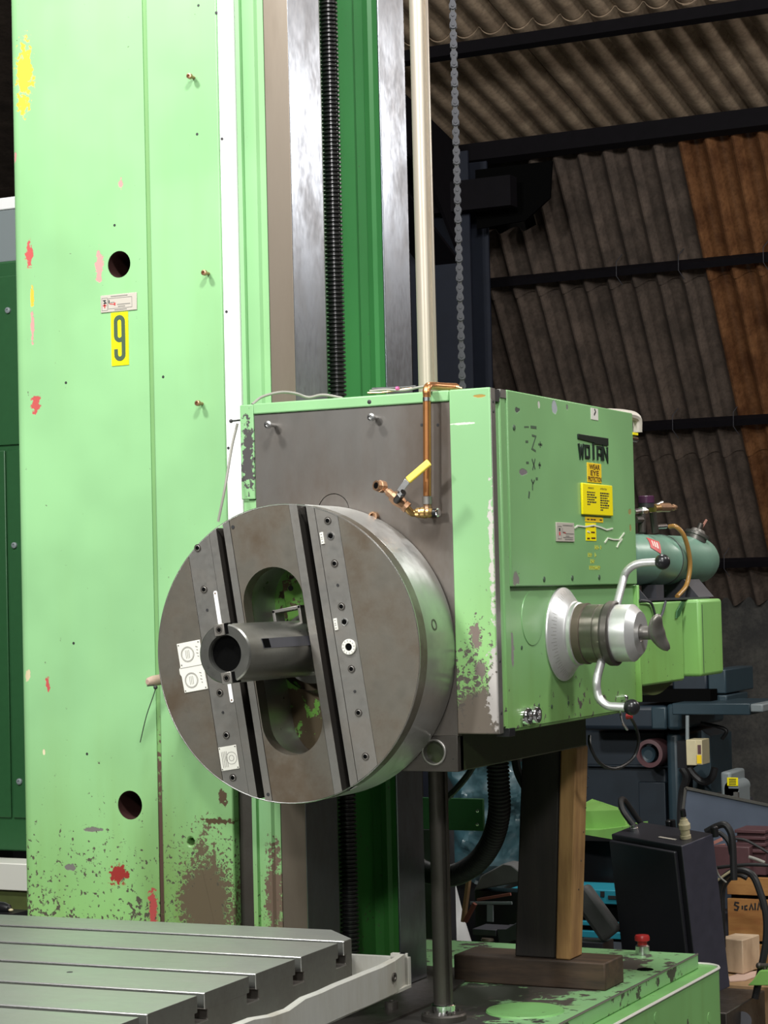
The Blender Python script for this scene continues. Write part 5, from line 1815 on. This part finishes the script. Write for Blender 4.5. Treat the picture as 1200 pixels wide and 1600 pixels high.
for px, py in ((13, 485), (23, 852), (31, 1221)):
    c = at(px, py, Y=YL - 0.008)
    MB().lathe([(0, 0.010), (-0.006, 0.010), (-0.008, 0.007), (-0.008, 0.004), (-0.005, 0.003)], c, 'Y', 18).build('lock_stud', M['motor_grey'], cbt)
MB().box(xl_ + 0.05, xr_ - 0.2, YL + 0.1, YL + 0.45, 0, zb_).build('plinth', M['charcoal'], cbt)
gb_ = thing('grey_box', 'grey box with a white lid on top of the dark green cabinet', 'box', at(-60, 408, Y=YL + 0.1))
z0_, z1_ = zt_ + 0.001, at(8, 328, Y=YL + 0.02).z
MB().box(xl_, xr_ - 0.05, YL + 0.02, YL + 0.42, z0_, z1_).build('body', M['motor_grey'], gb_, bev=0.004)
MB().box(xl_, xr_ - 0.05, YL + 0.015, YL + 0.425, z1_ + 0.0005, at(8, 309, Y=YL + 0.02).z).build('lid', M['white'], gb_, bev=0.004, label='white lid')
cr_ = thing('cream_carton', 'cream carton on a brown board on the floor behind the column foot', 'carton', at(-40, 1390, Y=5.6))
mb = MB()
slab(mb, -150, 1346, 45, 1388, 5.6, 0.12)
mb.build('carton', M['plate_white'], cr_, bev=0.003)
mb = MB()
slab(mb, -150, 1389, 45, 1425, 5.62, 0.1)
mb.build('board', M['olive'], cr_)
mb = MB()
slab(mb, -150, 1426, 60, 1500, 5.6, 0.14, zmin=0)
mb.build('pedestal', M['cardboard'], cr_)
sho = thing('black_shoe', 'small dark shoe-like object with pale toe at the far left above the table', 'shoe', at(10, 1425, Y=5.5))
mb = MB()
c = at(6, 1418, Y=5.5)
mb.lathe([(-0.05, 0.004), (-0.04, 0.014), (0.0, 0.017), (0.02, 0.013), (0.028, 0.004)], c, (1, 0, -0.15), 14)
mb.build('upper', M['black'], sho)
MB().ball(at(17, 1422, Y=5.495), 0.008, 12, 8, sz=0.6).build('toe', M['cream_box'], sho)
MB().box(c.x - 0.1, c.x + 0.06, 5.47, 5.55, c.z - 0.03, c.z - 0.012).build('sole', M['black'], sho)

# ------------------------------------------------------------------ background: blue-grey milling machine
YM = 8.8
mm = thing('milling_machine', 'blue-grey milling machine in the shade behind the headstock', 'milling machine', (at(990, 1200, Y=YM).x, YM + 0.5, 0))
mb = MB()
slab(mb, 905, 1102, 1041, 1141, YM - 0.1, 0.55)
mb.build('saddle', M['machine_blue_shaded'], mm, bev=0.02)
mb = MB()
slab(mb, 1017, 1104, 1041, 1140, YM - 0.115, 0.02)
mb.build('saddle_cap', M['machine_blue'], mm, bev=0.008)
mb = MB()
slab(mb, 1041, 1100, 1064, 1141, YM - 0.1, 0.6)
mb.build('saddle_side', M['machine_blue'], mm, bev=0.015)  # right face of the saddle in the lit copy of the blue
mb = MB()
slab(mb, 1043, 1142, 1066, 1420, YM, 0.5)
mb.build('pillar', M['machine_blue'], mm, bev=0.025, seg=3)
mb = MB()
slab(mb, 905, 1142, 1043, 1420, YM + 0.12, 0.5)
mb.build('body', M['machine_blue_shaded'], mm, bev=0.01)
mb = MB()
slab(mb, 915, 1195, 1043, 1199, YM + 0.09, 0.05)
slab(mb, 1000, 1222, 1042, 1420, YM + 0.09, 0.05)
mb.build('panel', M['machine_blue_shaded'], mm, bev=0.004)
mb = MB()
slab(mb, 1050, 1099, 1172, 1117, YM - 0.25, 0.4)
mb.build('table', M['machine_blue'], mm, bev=0.004)
mb = MB()
slab(mb, 1172, 1100, 1192, 1113, YM - 0.26, 0.35)
mb.build('table_end', M['motor_grey'], mm, bev=0.006)
mb = MB()
slab(mb, 1000, 1078, 1110, 1097, YM - 0.1, 0.4)
mb.build('slideway', M['void'], mm)
mb = MB()
slab(mb, 1050, 1050, 1105, 1084, YM + 0.0, 0.4)
mb.build('spindle_housing', M['machine_blue_shaded'], mm, bev=0.01)
mb = MB()
slab(mb, 1106, 1046, 1134, 1084, YM - 0.005, 0.4)
slab(mb, 1112, 1086, 1136, 1098, YM - 0.005, 0.3)
mb.build('housing_end', M['machine_blue'], mm, bev=0.006)
c = at(1017, 1177, Y=YM - 0.02)
MB().lathe([(0.1, 0.06), (0, 0.062), (-0.02, 0.06), (-0.022, 0.044), (-0.005, 0.040)], c, 'Y', 32, cap=False).build('handwheel_rim', M['maroon'], mm)
c = at(1013, 1179, Y=YM - 0.02)
MB().lathe([(0.0, 0.036), (-0.01, 0.034), (0.0, 0.02), (0.004, 0.006)], c, 'Y', 28).build('handwheel_dish', M['machine_blue'], mm)
mb = MB()
p = [at(a, b, Y=YM + 0.12) for a, b in ((1098, 1140), (1112, 1150), (1114, 1240), (1085, 1240), (1085, 1200), (1100, 1190))]
mb.prism([(q.x, q.z) for q in p], YM + 0.1, YM + 0.4, front)
mb.build('arm', M['machine_blue'], mm)
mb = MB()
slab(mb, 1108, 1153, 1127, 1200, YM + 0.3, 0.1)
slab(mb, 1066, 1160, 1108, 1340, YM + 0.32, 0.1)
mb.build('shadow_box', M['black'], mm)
mb = MB()
mb.tube(smooth_path([at(a, b, Y=YM - 0.05) for a, b in ((1070, 1330), (1064, 1290), (1066, 1240), (1073, 1215), (1066, 1200))], 6), 0.018, 8)
mb.tube(smooth_path([at(a, b, Y=YM - 0.03) for a, b in ((1073, 1195), (1085, 1212), (1100, 1222), (1112, 1215), (1117, 1200))], 6), 0.016, 8)
mb.tube(smooth_path([at(a, b, Y=YM - 0.02) for a, b in ((1095, 1130), (1120, 1135), (1135, 1142), (1128, 1155))], 6), 0.008, 8)
mb.build('cables', M['rubber'], mm)
lsx = thing('limit_switch', 'cream switch box with an orange sticker hanging below the milling machine table', 'switch box', at(1083, 1175, Y=YM - 0.3))
mb = MB()
slab(mb, 1072, 1156, 1088, 1196, YM - 0.3, 0.10)
mb.build('body', M['cream_box'], lsx, bev=0.003)
mb = MB()
slab(mb, 1088, 1156, 1097, 1195, YM - 0.297, 0.10)
o = mb.build('side_cover', M['cream_box'], lsx, bev=0.002)
mb = MB()
slab(mb, 1089, 1180, 1096, 1193, YM - 0.30, 0.003)
mb.build('orange_sticker', M['sign_orange'], o, label='orange sticker')
mb = MB()
slab(mb, 1090, 1164, 1095, 1178, YM - 0.30, 0.003)
mb.build('indicator', M['maroon'], o)
MB().rod(at(1074, 1156, Y=YM - 0.27), at(1074, 1118, Y=YM - 0.27), 0.008, 8).build('cable_gland', M['motor_grey'], lsx)
mb = MB()
slab(mb, 1058, 1158, 1073, 1200, YM - 0.28, 0.08)
mb.build('bracket', M['black'], lsx)
gm = thing('grey_motor', 'grey motor housing with a curved yellow warning label behind the leaning steel sheet', 'motor', at(1140, 1225, Y=YM - 0.4))
mb = MB()
slab(mb, 1126, 1206, 1142, 1250, YM - 0.4, 0.2)
mb.build('body', M['motor_grey'], gm, bev=0.01)
c = at(1143, 1232, Y=YM - 0.4)
mb = MB().lathe([(0, 0.030), (0.16, 0.030)], c, 'Y', 24)
mb.box(c.x - 0.03, c.x + 0.03, YM - 0.4, YM - 0.25, c.z - 0.1, c.z)
mb.build('end_bell', M['motor_grey'], gm, smooth=30)
mb = MB()
slab(mb, 1136, 1215, 1153, 1228, YM - 0.405, 0.004)
o = mb.build('warning_label', M['sign_yellow'], gm, bev=0.001, label='yellow warning label')
mk = MB()
for k in range(4):
    a, b = at(1139, 1217.5 + 2.7 * k, Y=YM - 0.4055), at(1150, 1217.5 + 2.7 * k, Y=YM - 0.4055)
    stroke(mk, [(a.x, a.z), (b.x, b.z)], 0.003, YM - 0.406, YM - 0.402, front)
mk.build('print', M['ink'], o)
mb = MB()
slab(mb, 1146, 1238, 1153, 1252, YM - 0.42, 0.02)
mb.build('foot_plate', M['steel_strip'], gm)
mb = MB()
slab(mb, 1126, 1252, 1156, 1420, YM - 0.35, 0.2, zmin=0)
mb.build('pedestal', M['charcoal'], gm)

# leaning steel sheet
YS = 8.1
p = [at(a, b, Y=YS) for a, b in ((1072, 1231), (1260, 1270), (1260, 1420), (1050, 1420))]
st = thing('steel_sheet', 'large blue-grey steel sheet leaning behind the black control box', 'sheet', (p[3].x + 0.3, YS, 0))
mb = MB()
mb.prism([(q.x, q.z) for q in p], YS, YS + 0.006, front)
mb.build('sheet', M['sheet_blue'], st, bev=0.001)
mb = MB()
for a, b in ((p[0], p[1]), (p[3], p[0])):
    mb.bar(a + Vector((0, -0.004, 0)), b + Vector((0, -0.004, 0)), 0.010, 0.008, (0, 1, 0))
mb.build('folded_edge', M['steel_strip'], st)
MB().box(p[3].x, p[2].x, YS - 0.05, YS + 0.06, 0, p[3].z).build('stand', M['charcoal'], st)

# crate stack on the right
YB = 7.75
crt = thing('wooden_crate', 'orange wooden crate with black handwritten letters at the right edge', 'crate', (at(1170, 1440, Y=YB).x, YB + 0.15, 0))
a0_, a1_ = at(1137, 1430, Y=YB), at(1262, 1430, Y=YB)
zA, zB_, zC, zD = at(1170, 1371, Y=YB).z, at(1170, 1399, Y=YB).z, at(1170, 1405, Y=YB).z, at(1170, 1470, Y=YB).z
MB().box(a0_.x, a1_.x, YB, YB + 0.02, zB_, zA).build('board', M['crate_wood'], crt, bev=0.002)
lbd = MB().box(a0_.x, a1_.x, YB, YB + 0.02, zD, zC).build('board', M['crate_wood'], crt, bev=0.002)
MB().box(a0_.x, a1_.x, YB, YB + 0.02, 0.05, zD - 0.012).build('board', M['crate_wood'], crt, bev=0.002)
mb = MB()
mb.box(a0_.x + 0.01, a1_.x - 0.01, YB + 0.021, YB + 0.28, 0, zA)
mb.build('inside', M['void'], crt)
mk = MB()


def scr(pts):
    stroke(mk, [(q.x, q.z) for q in [at(a, b, Y=YB) for a, b in pts]], 0.006, YB - 0.001, YB + 0.001, front)


scr([(1155, 1411), (1149, 1410), (1148, 1414), (1154, 1417), (1152, 1422), (1147, 1421)])
scr([(1160, 1415), (1160, 1421)])
scr([(1168, 1415), (1164, 1416), (1164, 1421), (1168, 1421)])
scr([(1171, 1422), (1174, 1413), (1177, 1422)])
scr([(1180, 1411), (1180, 1422)])
scr([(1184, 1422), (1186, 1411), (1190, 1421)])
mk.build('handwriting', M['ink'], lbd)
mr_ = thing('maroon_casting', 'dark maroon ribbed casting resting on the orange crate', 'casting', at(1170, 1350, Y=YB + 0.1))
mb = MB()
zc2 = zA + 0.001
xA, xB = at(1148, 1320, Y=YB + 0.05).x, at(1196, 1320, Y=YB + 0.05).x
ztop = at(1170, 1297, Y=YB + 0.05).z
for k in range(4):
    h0 = ztop - 0.024 * k
    mb.box(xA, xB, YB + 0.05, YB + 0.2, h0 - 0.012, h0)
mb.box(xA + 0.005, xB - 0.005, YB + 0.065, YB + 0.2, zc2, ztop - 0.006)
mb.build('ribbed_body', M['maroon'], mr_, bev=0.002)
m3 = thing('brown_block', 'square brown metal block in front of the maroon casting', 'block', at(1145, 1360, Y=YB + 0.02))
mb = MB()
x0_, x1_ = at(1112, 1340, Y=YB + 0.001).x, at(1171, 1340, Y=YB + 0.001).x
mb.box(x0_, x1_, YB + 0.001, YB + 0.045, zc2, at(1150, 1323, Y=YB).z)
mb.build('block', M['maroon'], m3, bev=0.003)
pkb = thing('pink_rail', 'short pink strips lying behind the brown block', 'strip', at(1125, 1318, Y=YB + 0.06))
MB().bar(at(1113, 1318, Y=YB + 0.06), at(1128, 1311, Y=YB + 0.06), 0.012, 0.012).build('strip', plain('pink paint', (0.5, 0.22, 0.18), 0.5), pkb)
MB().bar(at(1112, 1324, Y=YB + 0.065), at(1133, 1321, Y=YB + 0.065), 0.014, 0.014).build('strip', D.materials['pink paint'], pkb)

# dark bed at the lower right, pale block on a board
ZBED = 0.27
pA, pB = at(1140, 1580, Z=ZBED), at(1195, 1547, Z=ZBED)
bed = thing('dark_machine_bed', 'dark bare metal machine bed at the lower right corner', 'machine bed', ((pA.x + pB.x) / 2 - 0.2, (pA.y + pB.y) / 2, 0))
xe = (pA.x + pB.x) / 2
mb = MB()
mb.prism([(pA.x, pA.y - 0.03), (pB.x, pB.y), (pB.x - 0.27, pB.y), (pA.x - 0.27, pA.y - 0.03)], 0, ZBED, flat)
mb.build('bed', M['dark_steel'], bed, bev=0.004)
MB().rod(at(1160, 1595, X=xe + 0.005), at(1160, 1595, X=xe - 0.02), 0.03, 24).build('round_boss', M['charcoal'], bed)
plt = thing('board_stack', 'low pallet with pinkish paper behind the dark machine bed', 'pallet', (-2.35, 7.4, 0))
MB().box(-2.52, -1.95, 7.2, 7.62, 0.02, ZBED).build('pallet', M['cardboard'], plt, bev=0.003)
pv = [at(a, b, Z=ZBED + 0.004) for a, b in ((1138, 1526), (1160, 1519), (1182, 1517), (1180, 1526), (1165, 1531), (1140, 1533))]
MB().prism([(q.x, q.y) for q in pv], ZBED + 0.001, ZBED + 0.004, flat).build('paper', plain('pinkish paper', (0.60, 0.42, 0.34), 0.7), plt, label='crumpled pink paper')
pbk = thing('pale_wood_block', 'pale sawn wood block standing beside the black control box', 'wood block', (-2.33, 7.42, ZBED + 0.005))
z_ = 0.395
tops = [at(a, b, Z=z_) for a, b in ((1125, 1465), (1160, 1469), (1187, 1460), (1148, 1458))]
mb = MB()
v = [Vector((q.x, q.y, ZBED + 0.005)) for q in tops] + tops
mb.add(v, [(3, 2, 1, 0), (4, 5, 6, 7), (0, 1, 5, 4), (1, 2, 6, 5), (2, 3, 7, 6), (3, 0, 4, 7)])
mb.build('block', M['wood_pale'], pbk, bev=0.004)
grp = thing('green_lever_base', 'small green fitting with a dark lever at the right edge by the pale block', 'fitting', at(1195, 1535, Z=ZBED))
mb = MB()
q = [at(a, b, Y=6.95) for a, b in ((1186, 1517), (1240, 1516), (1240, 1540), (1168, 1540), (1176, 1532))]
mb.prism([(e.x, e.z) for e in q], 6.95, 7.03, front)
mb.build('casting', M['motor_paint'], grp, bev=0.003)
mb = MB()
a, b = at(1186, 1509, Y=6.98), at(1240, 1507, Y=6.98)
mb.rod(a, b, 0.008, 10)
mb.ball(a, 0.011, 12, 8)
mb.rod(a + Vector((0.02, 0, 0)), a + Vector((0.02, 0, -0.03)), 0.008, 10)
mb.build('lever', M['dark_steel'], grp)

# ------------------------------------------------------------------ black control box
bm = Matrix.Translation(Vector((-2.1631, 6.3355, 0.8505))) @ (Matrix.Rotation(R(-23.51), 4, 'Z') @ Matrix.Rotation(R(3.105), 4, 'Y') @ Matrix.Rotation(R(10.234), 4, 'X'))
bxt = thing('control_box', 'black steel control box with cable glands on top, leaning behind the green base', 'control box', bm @ Vector((-0.15, 0.07, -0.50)))


def tilted(mb):
    mb.v = [bm @ p for p in mb.v]
    return mb


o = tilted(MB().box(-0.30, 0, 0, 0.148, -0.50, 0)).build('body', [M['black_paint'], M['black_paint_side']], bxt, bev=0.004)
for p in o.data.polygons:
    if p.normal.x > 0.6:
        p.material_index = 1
tilted(MB().box(-0.298, -0.018, -0.016, -0.001, -0.495, -0.018)).build('door', M['black_paint'], bxt, bev=0.004)
tilted(MB().lathe([(0, 0.017), (0.01, 0.017), (0.012, 0.015), (0.028, 0.015), (0.03, 0.018), (0.045, 0.0185), (0.052, 0.014), (0.06, 0.012), (0.062, 0.008), (0.075, 0.008)], (-0.045, 0.07, 0), 'Z', 20)).build('brass_gland', M['cream_box'], bxt, smooth=25, label='brass cable gland')
tilted(MB().lathe([(0.07, 0.010), (0.092, 0.009)], (-0.045, 0.07, 0), 'Z', 12)).build('gland_plug', M['black'], bxt)
tilted(MB().lathe([(0, 0.014), (0.010, 0.014), (0.012, 0.012), (0.02, 0.012)], (-0.255, 0.06, 0), 'Z', 16)).build('silver_gland', M['steel_bright'], bxt, label='silver cable gland')
g0 = bm @ Vector((-0.255, 0.06, 0.015))
hp = [g0, at(974, 1268, Y=g0.y), at(970, 1252, Y=g0.y + 0.02), at(975, 1250, Y=g0.y + 0.06), at(988, 1268, Y=g0.y + 0.12), at(1003, 1289, Y=g0.y + 0.16), at(1012, 1300, Y=g0.y + 0.2)]
MB().tube(smooth_path(hp, 6), 0.0095, 10).build('cable', M['rubber'], bxt)
tilted(MB().lathe([(0, 0.012), (0.035, 0.012), (0.037, 0.009)], (-0.19, 0.155, -0.02), 'Z', 14).lathe([(0, 0.008), (0.04, 0.008)], (-0.17, 0.152, -0.02), 'Z', 12)).build('rear_gland', M['black'], bxt)
tilted(MB().lathe([(0, 0.012), (0.03, 0.012), (0.034, 0.008)], (0.0, 0.155, -0.012), 'Z', 14)).build('rear_gland', M['black'], bxt)
tilted(MB().box(-0.13, -0.06, 0.035, 0.045, 0.0005, 0.002)).build('top_scuff', M['plate_grey'], bxt)
bs = bm @ Vector((-0.15, 0.07, -0.50))
MB().box(bs.x - 0.13, bs.x + 0.10, bs.y - 0.03, bs.y + 0.08, 0, bs.z - 0.035).build('stand', M['charcoal'], bxt)

cbl = thing('black_cables', 'tangle of black cables hanging between the control box and the orange crate', 'cable', (at(1150, 1440, Y=7.1).x, 7.1, 0.3))


def cable(pts, r, mat, Y=7.1, dy=0.0, name='cable', label=None):
    n_ = len(pts) - 1
    MB().tube(smooth_path([at(a, b, Y=Y + dy * k / n_) for k, (a, b) in enumerate(pts)], 7), r, 10).build(name, mat, cbl, label=label)


cable([(1103, 1300), (1120, 1291), (1133, 1289), (1142, 1302), (1145, 1322), (1146, 1350), (1147, 1375)], 0.0115, M['rubber'], 6.9)
cable([(1110, 1300), (1125, 1302), (1138, 1315), (1143, 1335)], 0.008, M['rubber'], 6.95)
cable([(1118, 1356), (1145, 1353), (1175, 1351), (1210, 1353)], 0.006, M['rubber'], 7.0)
cable([(1122, 1470), (1121, 1420), (1124, 1385), (1138, 1366), (1158, 1360), (1176, 1368), (1188, 1395), (1197, 1430), (1197, 1470), (1190, 1510), (1180, 1560)], 0.0125, M['rubber'], 7.05, -0.05)
cable([(1130, 1480), (1129, 1430), (1130, 1390), (1142, 1371), (1155, 1367), (1167, 1372)], 0.009, M['rubber'], 7.12)
cable([(1146, 1310), (1165, 1313), (1185, 1323), (1205, 1335)], 0.005, M['rubber'], 7.3)
cable([(1119, 1377), (1130, 1369), (1142, 1361), (1150, 1357)], 0.0042, M['cream_box'], 6.98, label='pale yellow lead')
cable([(1116, 1345), (1119, 1357), (1124, 1369), (1135, 1379)], 0.003, M['wire_grey'], 6.96, label='thin grey lead')
cable([(1170, 1339), (1180, 1342), (1195, 1348)], 0.006, M['wire_grey'], 7.2, label='grey lead end')

# green trough and dark things between the props and the control box
gt = thing('green_trough', 'light green sheet metal trough behind the tan timber prop', 'trough', (at(950, 1280, Y=7.2).x, 7.3, 0))
mb = MB()
q = [at(a, b, Y=7.2) for a, b in ((890, 1268), (970, 1266), (979, 1292), (932, 1296), (890, 1296))]
mb.prism([(e.x, e.z) for e in q], 7.2, 7.22, front)
q2 = [at(a, b, Y=7.22) for a, b in ((890, 1268), (970, 1266))]
z2 = at(925, 1248, Y=7.45).z
mb.add([Vector((q2[0].x, 7.2, q2[0].z)), Vector((q2[1].x, 7.2, q2[1].z)), Vector((at(966, 1262, Y=7.45).x, 7.45, z2 - 0.03)), Vector((at(925, 1249, Y=7.45).x, 7.45, z2)), Vector((q2[0].x, 7.45, z2))],
       [(0, 1, 2, 3, 4)])
mb.build('trough', M['motor_paint'], gt)
mb = MB()
q = [at(a, b, Y=7.15) for a, b in ((890, 1297), (935, 1297), (990, 1290), (990, 1302), (960, 1312), (890, 1300))]
mb.prism([(e.x, e.z) for e in q], 7.15, 7.3, front)
mb.build('flange', M['motor_paint'], gt)
mb = MB()
slab(mb, 860, 1314, 990, 1500, 7.25, 0.3, zmin=0)
mb.build('dark_body', M['black'], gt)

bench = thing('low_bench', 'low dark bench behind the machine base carrying odd parts', 'bench', (-3.0, 6.6, 0))
MB().box(-3.9, -2.45, 6.1, 6.95, 0.40, 0.44).build('top', M['charcoal'], bench, bev=0.003)
for xx in (-3.8, -2.55):
    for yy in (6.2, 6.85):
        MB().box(xx - 0.03, xx + 0.03, yy - 0.03, yy + 0.03, 0, 0.40).build('leg', M['charcoal'], bench)
ZBN = 0.4402
dr = thing('white_drum', 'bright white plastic drum behind the vertical shaft', 'drum', (at(672, 1480, Y=6.5).x, 6.5, ZBN))
c = at(668, 1480, Y=6.5)
MB().lathe([(0, 0.150), (0.02, 0.154), (0.12, 0.125), (0.24, 0.098), (0.33, 0.088), (0.36, 0.075), (0.375, 0.04), (0.378, 0.0)], (c.x, 6.5, ZBN), 'Z', 40).build('body', M['white_bag'], dr)
MB().lathe([(0.376, 0.03), (0.40, 0.03), (0.402, 0.026)], (c.x, 6.5, ZBN), 'Z', 24).build('cap', M['plate_grey'], dr)
fm = thing('plastic_film', 'crumpled sheet of clear plastic film hanging behind the ribbed conduit', 'film', (at(765, 1360, Y=6.35).x, 6.35, 0.75))
tl, br = at(716, 1196, Y=6.35), at(825, 1392, Y=6.35)
mb = MB()
nx, nz = 26, 40
v, f = [], []
for j in range(nz + 1):
    for i in range(nx + 1):
        s_, t_ = i / nx, j / nz
        x_ = tl.x + (br.x - tl.x) * (s_ + 0.10 * t_ * math.sin(t_ * 3))
        z_ = tl.z + (br.z - tl.z) * t_ * (1 - 0.25 * (abs(s_ - 0.45) * 1.6) ** 2)
        d_ = 0.03 * noise.noise(Vector((s_ * 4, t_ * 6, 0))) + 0.018 * abs(noise.noise(Vector((s_ * 9, t_ * 12, 4)))) + 0.008 * noise.noise(Vector((s_ * 25, t_ * 30, 9)))
        v.append((x_, 6.35 + d_ * 1.6, z_))
for j in range(nz):
    for i in range(nx):
        k_ = j * (nx + 1) + i
        f.append((k_, k_ + 1, k_ + nx + 2, k_ + nx + 1))
mb.add(v, f)
mb.build('film', M['film'], fm, smooth=20, recalc=False)
tp = thing('teal_tarpaulin', 'teal tarpaulin covered machine in the dark behind the conduit', 'tarpaulin', (at(765, 1360, Y=6.6).x, 6.7, 0))
mb = MB()
n1_, n2_ = 16, 24
v, f = [], []
A_, B_ = at(690, 1190, Y=6.6), at(845, 1370, Y=6.6)
for j in range(n2_ + 1):
    for i in range(n1_ + 1):
        s_, t_ = i / n1_, j / n2_
        v.append((A_.x + (B_.x - A_.x) * s_, 6.62 + 0.06 * noise.noise(Vector((s_ * 5, t_ * 5, 2))) + 0.05 * (s_ - 0.5) ** 2 * 4, A_.z + (B_.z - A_.z) * t_))
for j in range(n2_):
    for i in range(n1_):
        k_ = j * (n1_ + 1) + i
        f.append((k_, k_ + 1, k_ + n1_ + 2, k_ + n1_ + 1))
mb.add(v, f)
mb.build('cover', M['teal'], tp, smooth=40, recalc=False)
MB().box(A_.x - 0.05, B_.x - 0.12, 6.72, 7.05, ZBN, A_.z + 0.05).build('covered_machine', M['black'], tp)
gp_ = thing('green_bracket_plate', 'dark green plate with two pale bolts beside the vertical shaft', 'plate', (at(725, 1300, Y=5.9).x, 5.9, 0.0))
mb = MB()
slab(mb, 640, 1247, 755, 1297, 5.9, 0.012)
pl_ = mb.build('plate', M['green_dark'], gp_, bev=0.002)
for py in (1267, 1288):
    c = at(747, py, Y=5.9)
    MB().lathe([(0, 0.005), (-0.006, 0.005), (-0.007, 0.003)], c, 'Y', 10).build('bolt', M['steel_bright'], gp_)
mb = MB()
slab(mb, 660, 1297, 700, 1420, 5.92, 0.05, zmin=0)
mb.build('post', M['charcoal'], gp_)
ck = thing('cyan_crate', 'small bright cyan plastic crate in the dark left of the blackened timber prop', 'crate', (at(803, 1410, Y=6.25).x, 6.3, ZBN))
mb = MB()
a_ = at(791, 1418, Y=6.25)
b_ = at(830, 1392, Y=6.25)
mb.box(a_.x, b_.x, 6.25, 6.40, a_.z, b_.z)
mb.build('tray', M['cyan'], ck, bev=0.002)
MB().box(a_.x + 0.006, b_.x, 6.246, 6.26, a_.z + 0.012, a_.z + 0.024).build('slot', M['ink'], ck)
MB().box(a_.x + 0.005, b_.x - 0.005, 6.26, 6.39, ZBN, a_.z - 0.0005).build('lower_tray', M['charcoal'], ck)
ck2 = thing('cyan_pallet', 'bright cyan plastic pallet half hidden by the black control box', 'pallet', (at(930, 1420, Y=7.6).x, 7.7, 0))
mb = MB()
slab(mb, 880, 1390, 975, 1412, 7.0, 0.18)
slab(mb, 880, 1440, 975, 1447, 7.0, 0.18)
slab(mb, 880, 1455, 975, 1466, 7.0, 0.18)
mb.build('deck', M['cyan'], ck2, bev=0.003)
mb = MB()
slab(mb, 938, 1393, 944, 1401, 6.995, 0.02)
slab(mb, 950, 1400, 972, 1405, 6.995, 0.02)
mb.build('slots', M['ink'], ck2)
mb = MB()
slab(mb, 880, 1412, 975, 1500, 7.02, 0.12, zmin=0)
mb.build('base', M['void'], ck2)
cp_ = thing('grey_pad', 'slanted dusty grey pad between the tan timber prop and the control box', 'pad', (at(940, 1440, Y=6.5).x, 6.5, 0.35))
a_, b_ = at(905, 1390, Y=6.5), at(957, 1462, Y=6.5)
MB().bar(a_, b_, 0.05, 0.075, (0.3, 0, 1)).build('pad', M['dust_grey'], cp_, bev=0.015, seg=3)
MB().box(b_.x - 0.12, b_.x - 0.02, 6.46, 6.56, ZBN, b_.z - 0.02).build('support', M['charcoal'], cp_)
md_ = thing('charcoal_vice', 'charcoal machine vice with a sloping jaw lying behind the timber block', 'vice', (at(780, 1480, Y=5.9).x, 5.95, 0))
mb = MB()
q = [at(a, b, Y=5.9) for a, b in ((776, 1452), (790, 1452), (826, 1430), (826, 1462), (780, 1478))]
mb.prism([(e.x, e.z) for e in q], 5.9, 6.0, front)
mb.build('sloping_jaw', M['charcoal'], md_, bev=0.002)
mb = MB()
slab(mb, 738, 1452, 775, 1462, 5.9, 0.1)
mb.build('jaw_plate', M['charcoal'], md_, bev=0.002)
c = at(762, 1476, Y=5.9)
MB().lathe([(-0.02, 0.016), (0.0, 0.020), (0.008, 0.016), (0.012, 0.020), (0.02, 0.018)], c, 'Z', 18).build('screw', M['steel_way_brown'], md_)
mb = MB()
slab(mb, 735, 1487, 826, 1520, 5.9, 0.1, zmin=0)
mb.build('body', M['black'], md_)
gc = thing('grey_sacking', 'folded dusty grey sacking beneath the plastic film', 'sacking', (at(775, 1370, Y=6.2).x, 6.25, ZBN))
mb = MB()
q = [at(a, b, Y=6.15) for a, b in ((740, 1392), (752, 1368), (785, 1350), (800, 1352), (825, 1372), (825, 1376)) ]
mb.prism([(e.x, e.z) for e in q], 6.15, 6.24, front)
mb.build('cloth', M['dust_grey'], gc, bev=0.01, seg=3)
MB().box(q[0].x, q[5].x, 6.16, 6.24, ZBN, q[0].z).build('box_below', M['black'], gc)
rt = thing('rust_red_rods', 'two rust red bars and a cardboard flap leaning left of the vice', 'bar', (at(735, 1430, Y=6.05).x, 6.05, ZBN))
mb = MB()
mb.bar(at(727, 1440, Y=6.05), at(742, 1412, Y=6.05), 0.014, 0.012)
mb.bar(at(746, 1406, Y=6.08), at(798, 1397, Y=6.08), 0.008, 0.008)
mb.build('red_bar', plain('rust red', (0.22, 0.07, 0.05), 0.6), rt)
MB().bar(at(724, 1440, Y=6.10), at(733, 1370, Y=6.10), 0.02, 0.01).build('cardboard_flap', M['cardboard'], rt)
MB().bar(at(735, 1411, Y=6.06), at(800, 1411, Y=6.06), 0.006, 0.008).build('steel_flat', M['motor_grey'], rt)
MB().bar(at(766, 1414, Y=6.06), at(766, 1440, Y=6.06), 0.02, 0.006, (0, 1, 0)).build('steel_tab', M['motor_grey'], rt)
bc_ = thing('sloping_cable', 'black cable sloping under the headstock casting behind the shaft', 'cable', at(720, 1215, Y=5.2))
MB().tube(smooth_path([at(a, b, Y=5.2) for a, b in ((740, 1196), (730, 1212), (715, 1230), (700, 1245), (685, 1262))], 6), 0.009, 8).build('cable', M['rubber'], bc_)
MB().tube(smooth_path([at(a, b, Y=5.1) for a, b in ((805, 1185), (809, 1205), (818, 1225), (828, 1240))], 6), 0.012, 8).build('cable', M['rubber'], bc_)
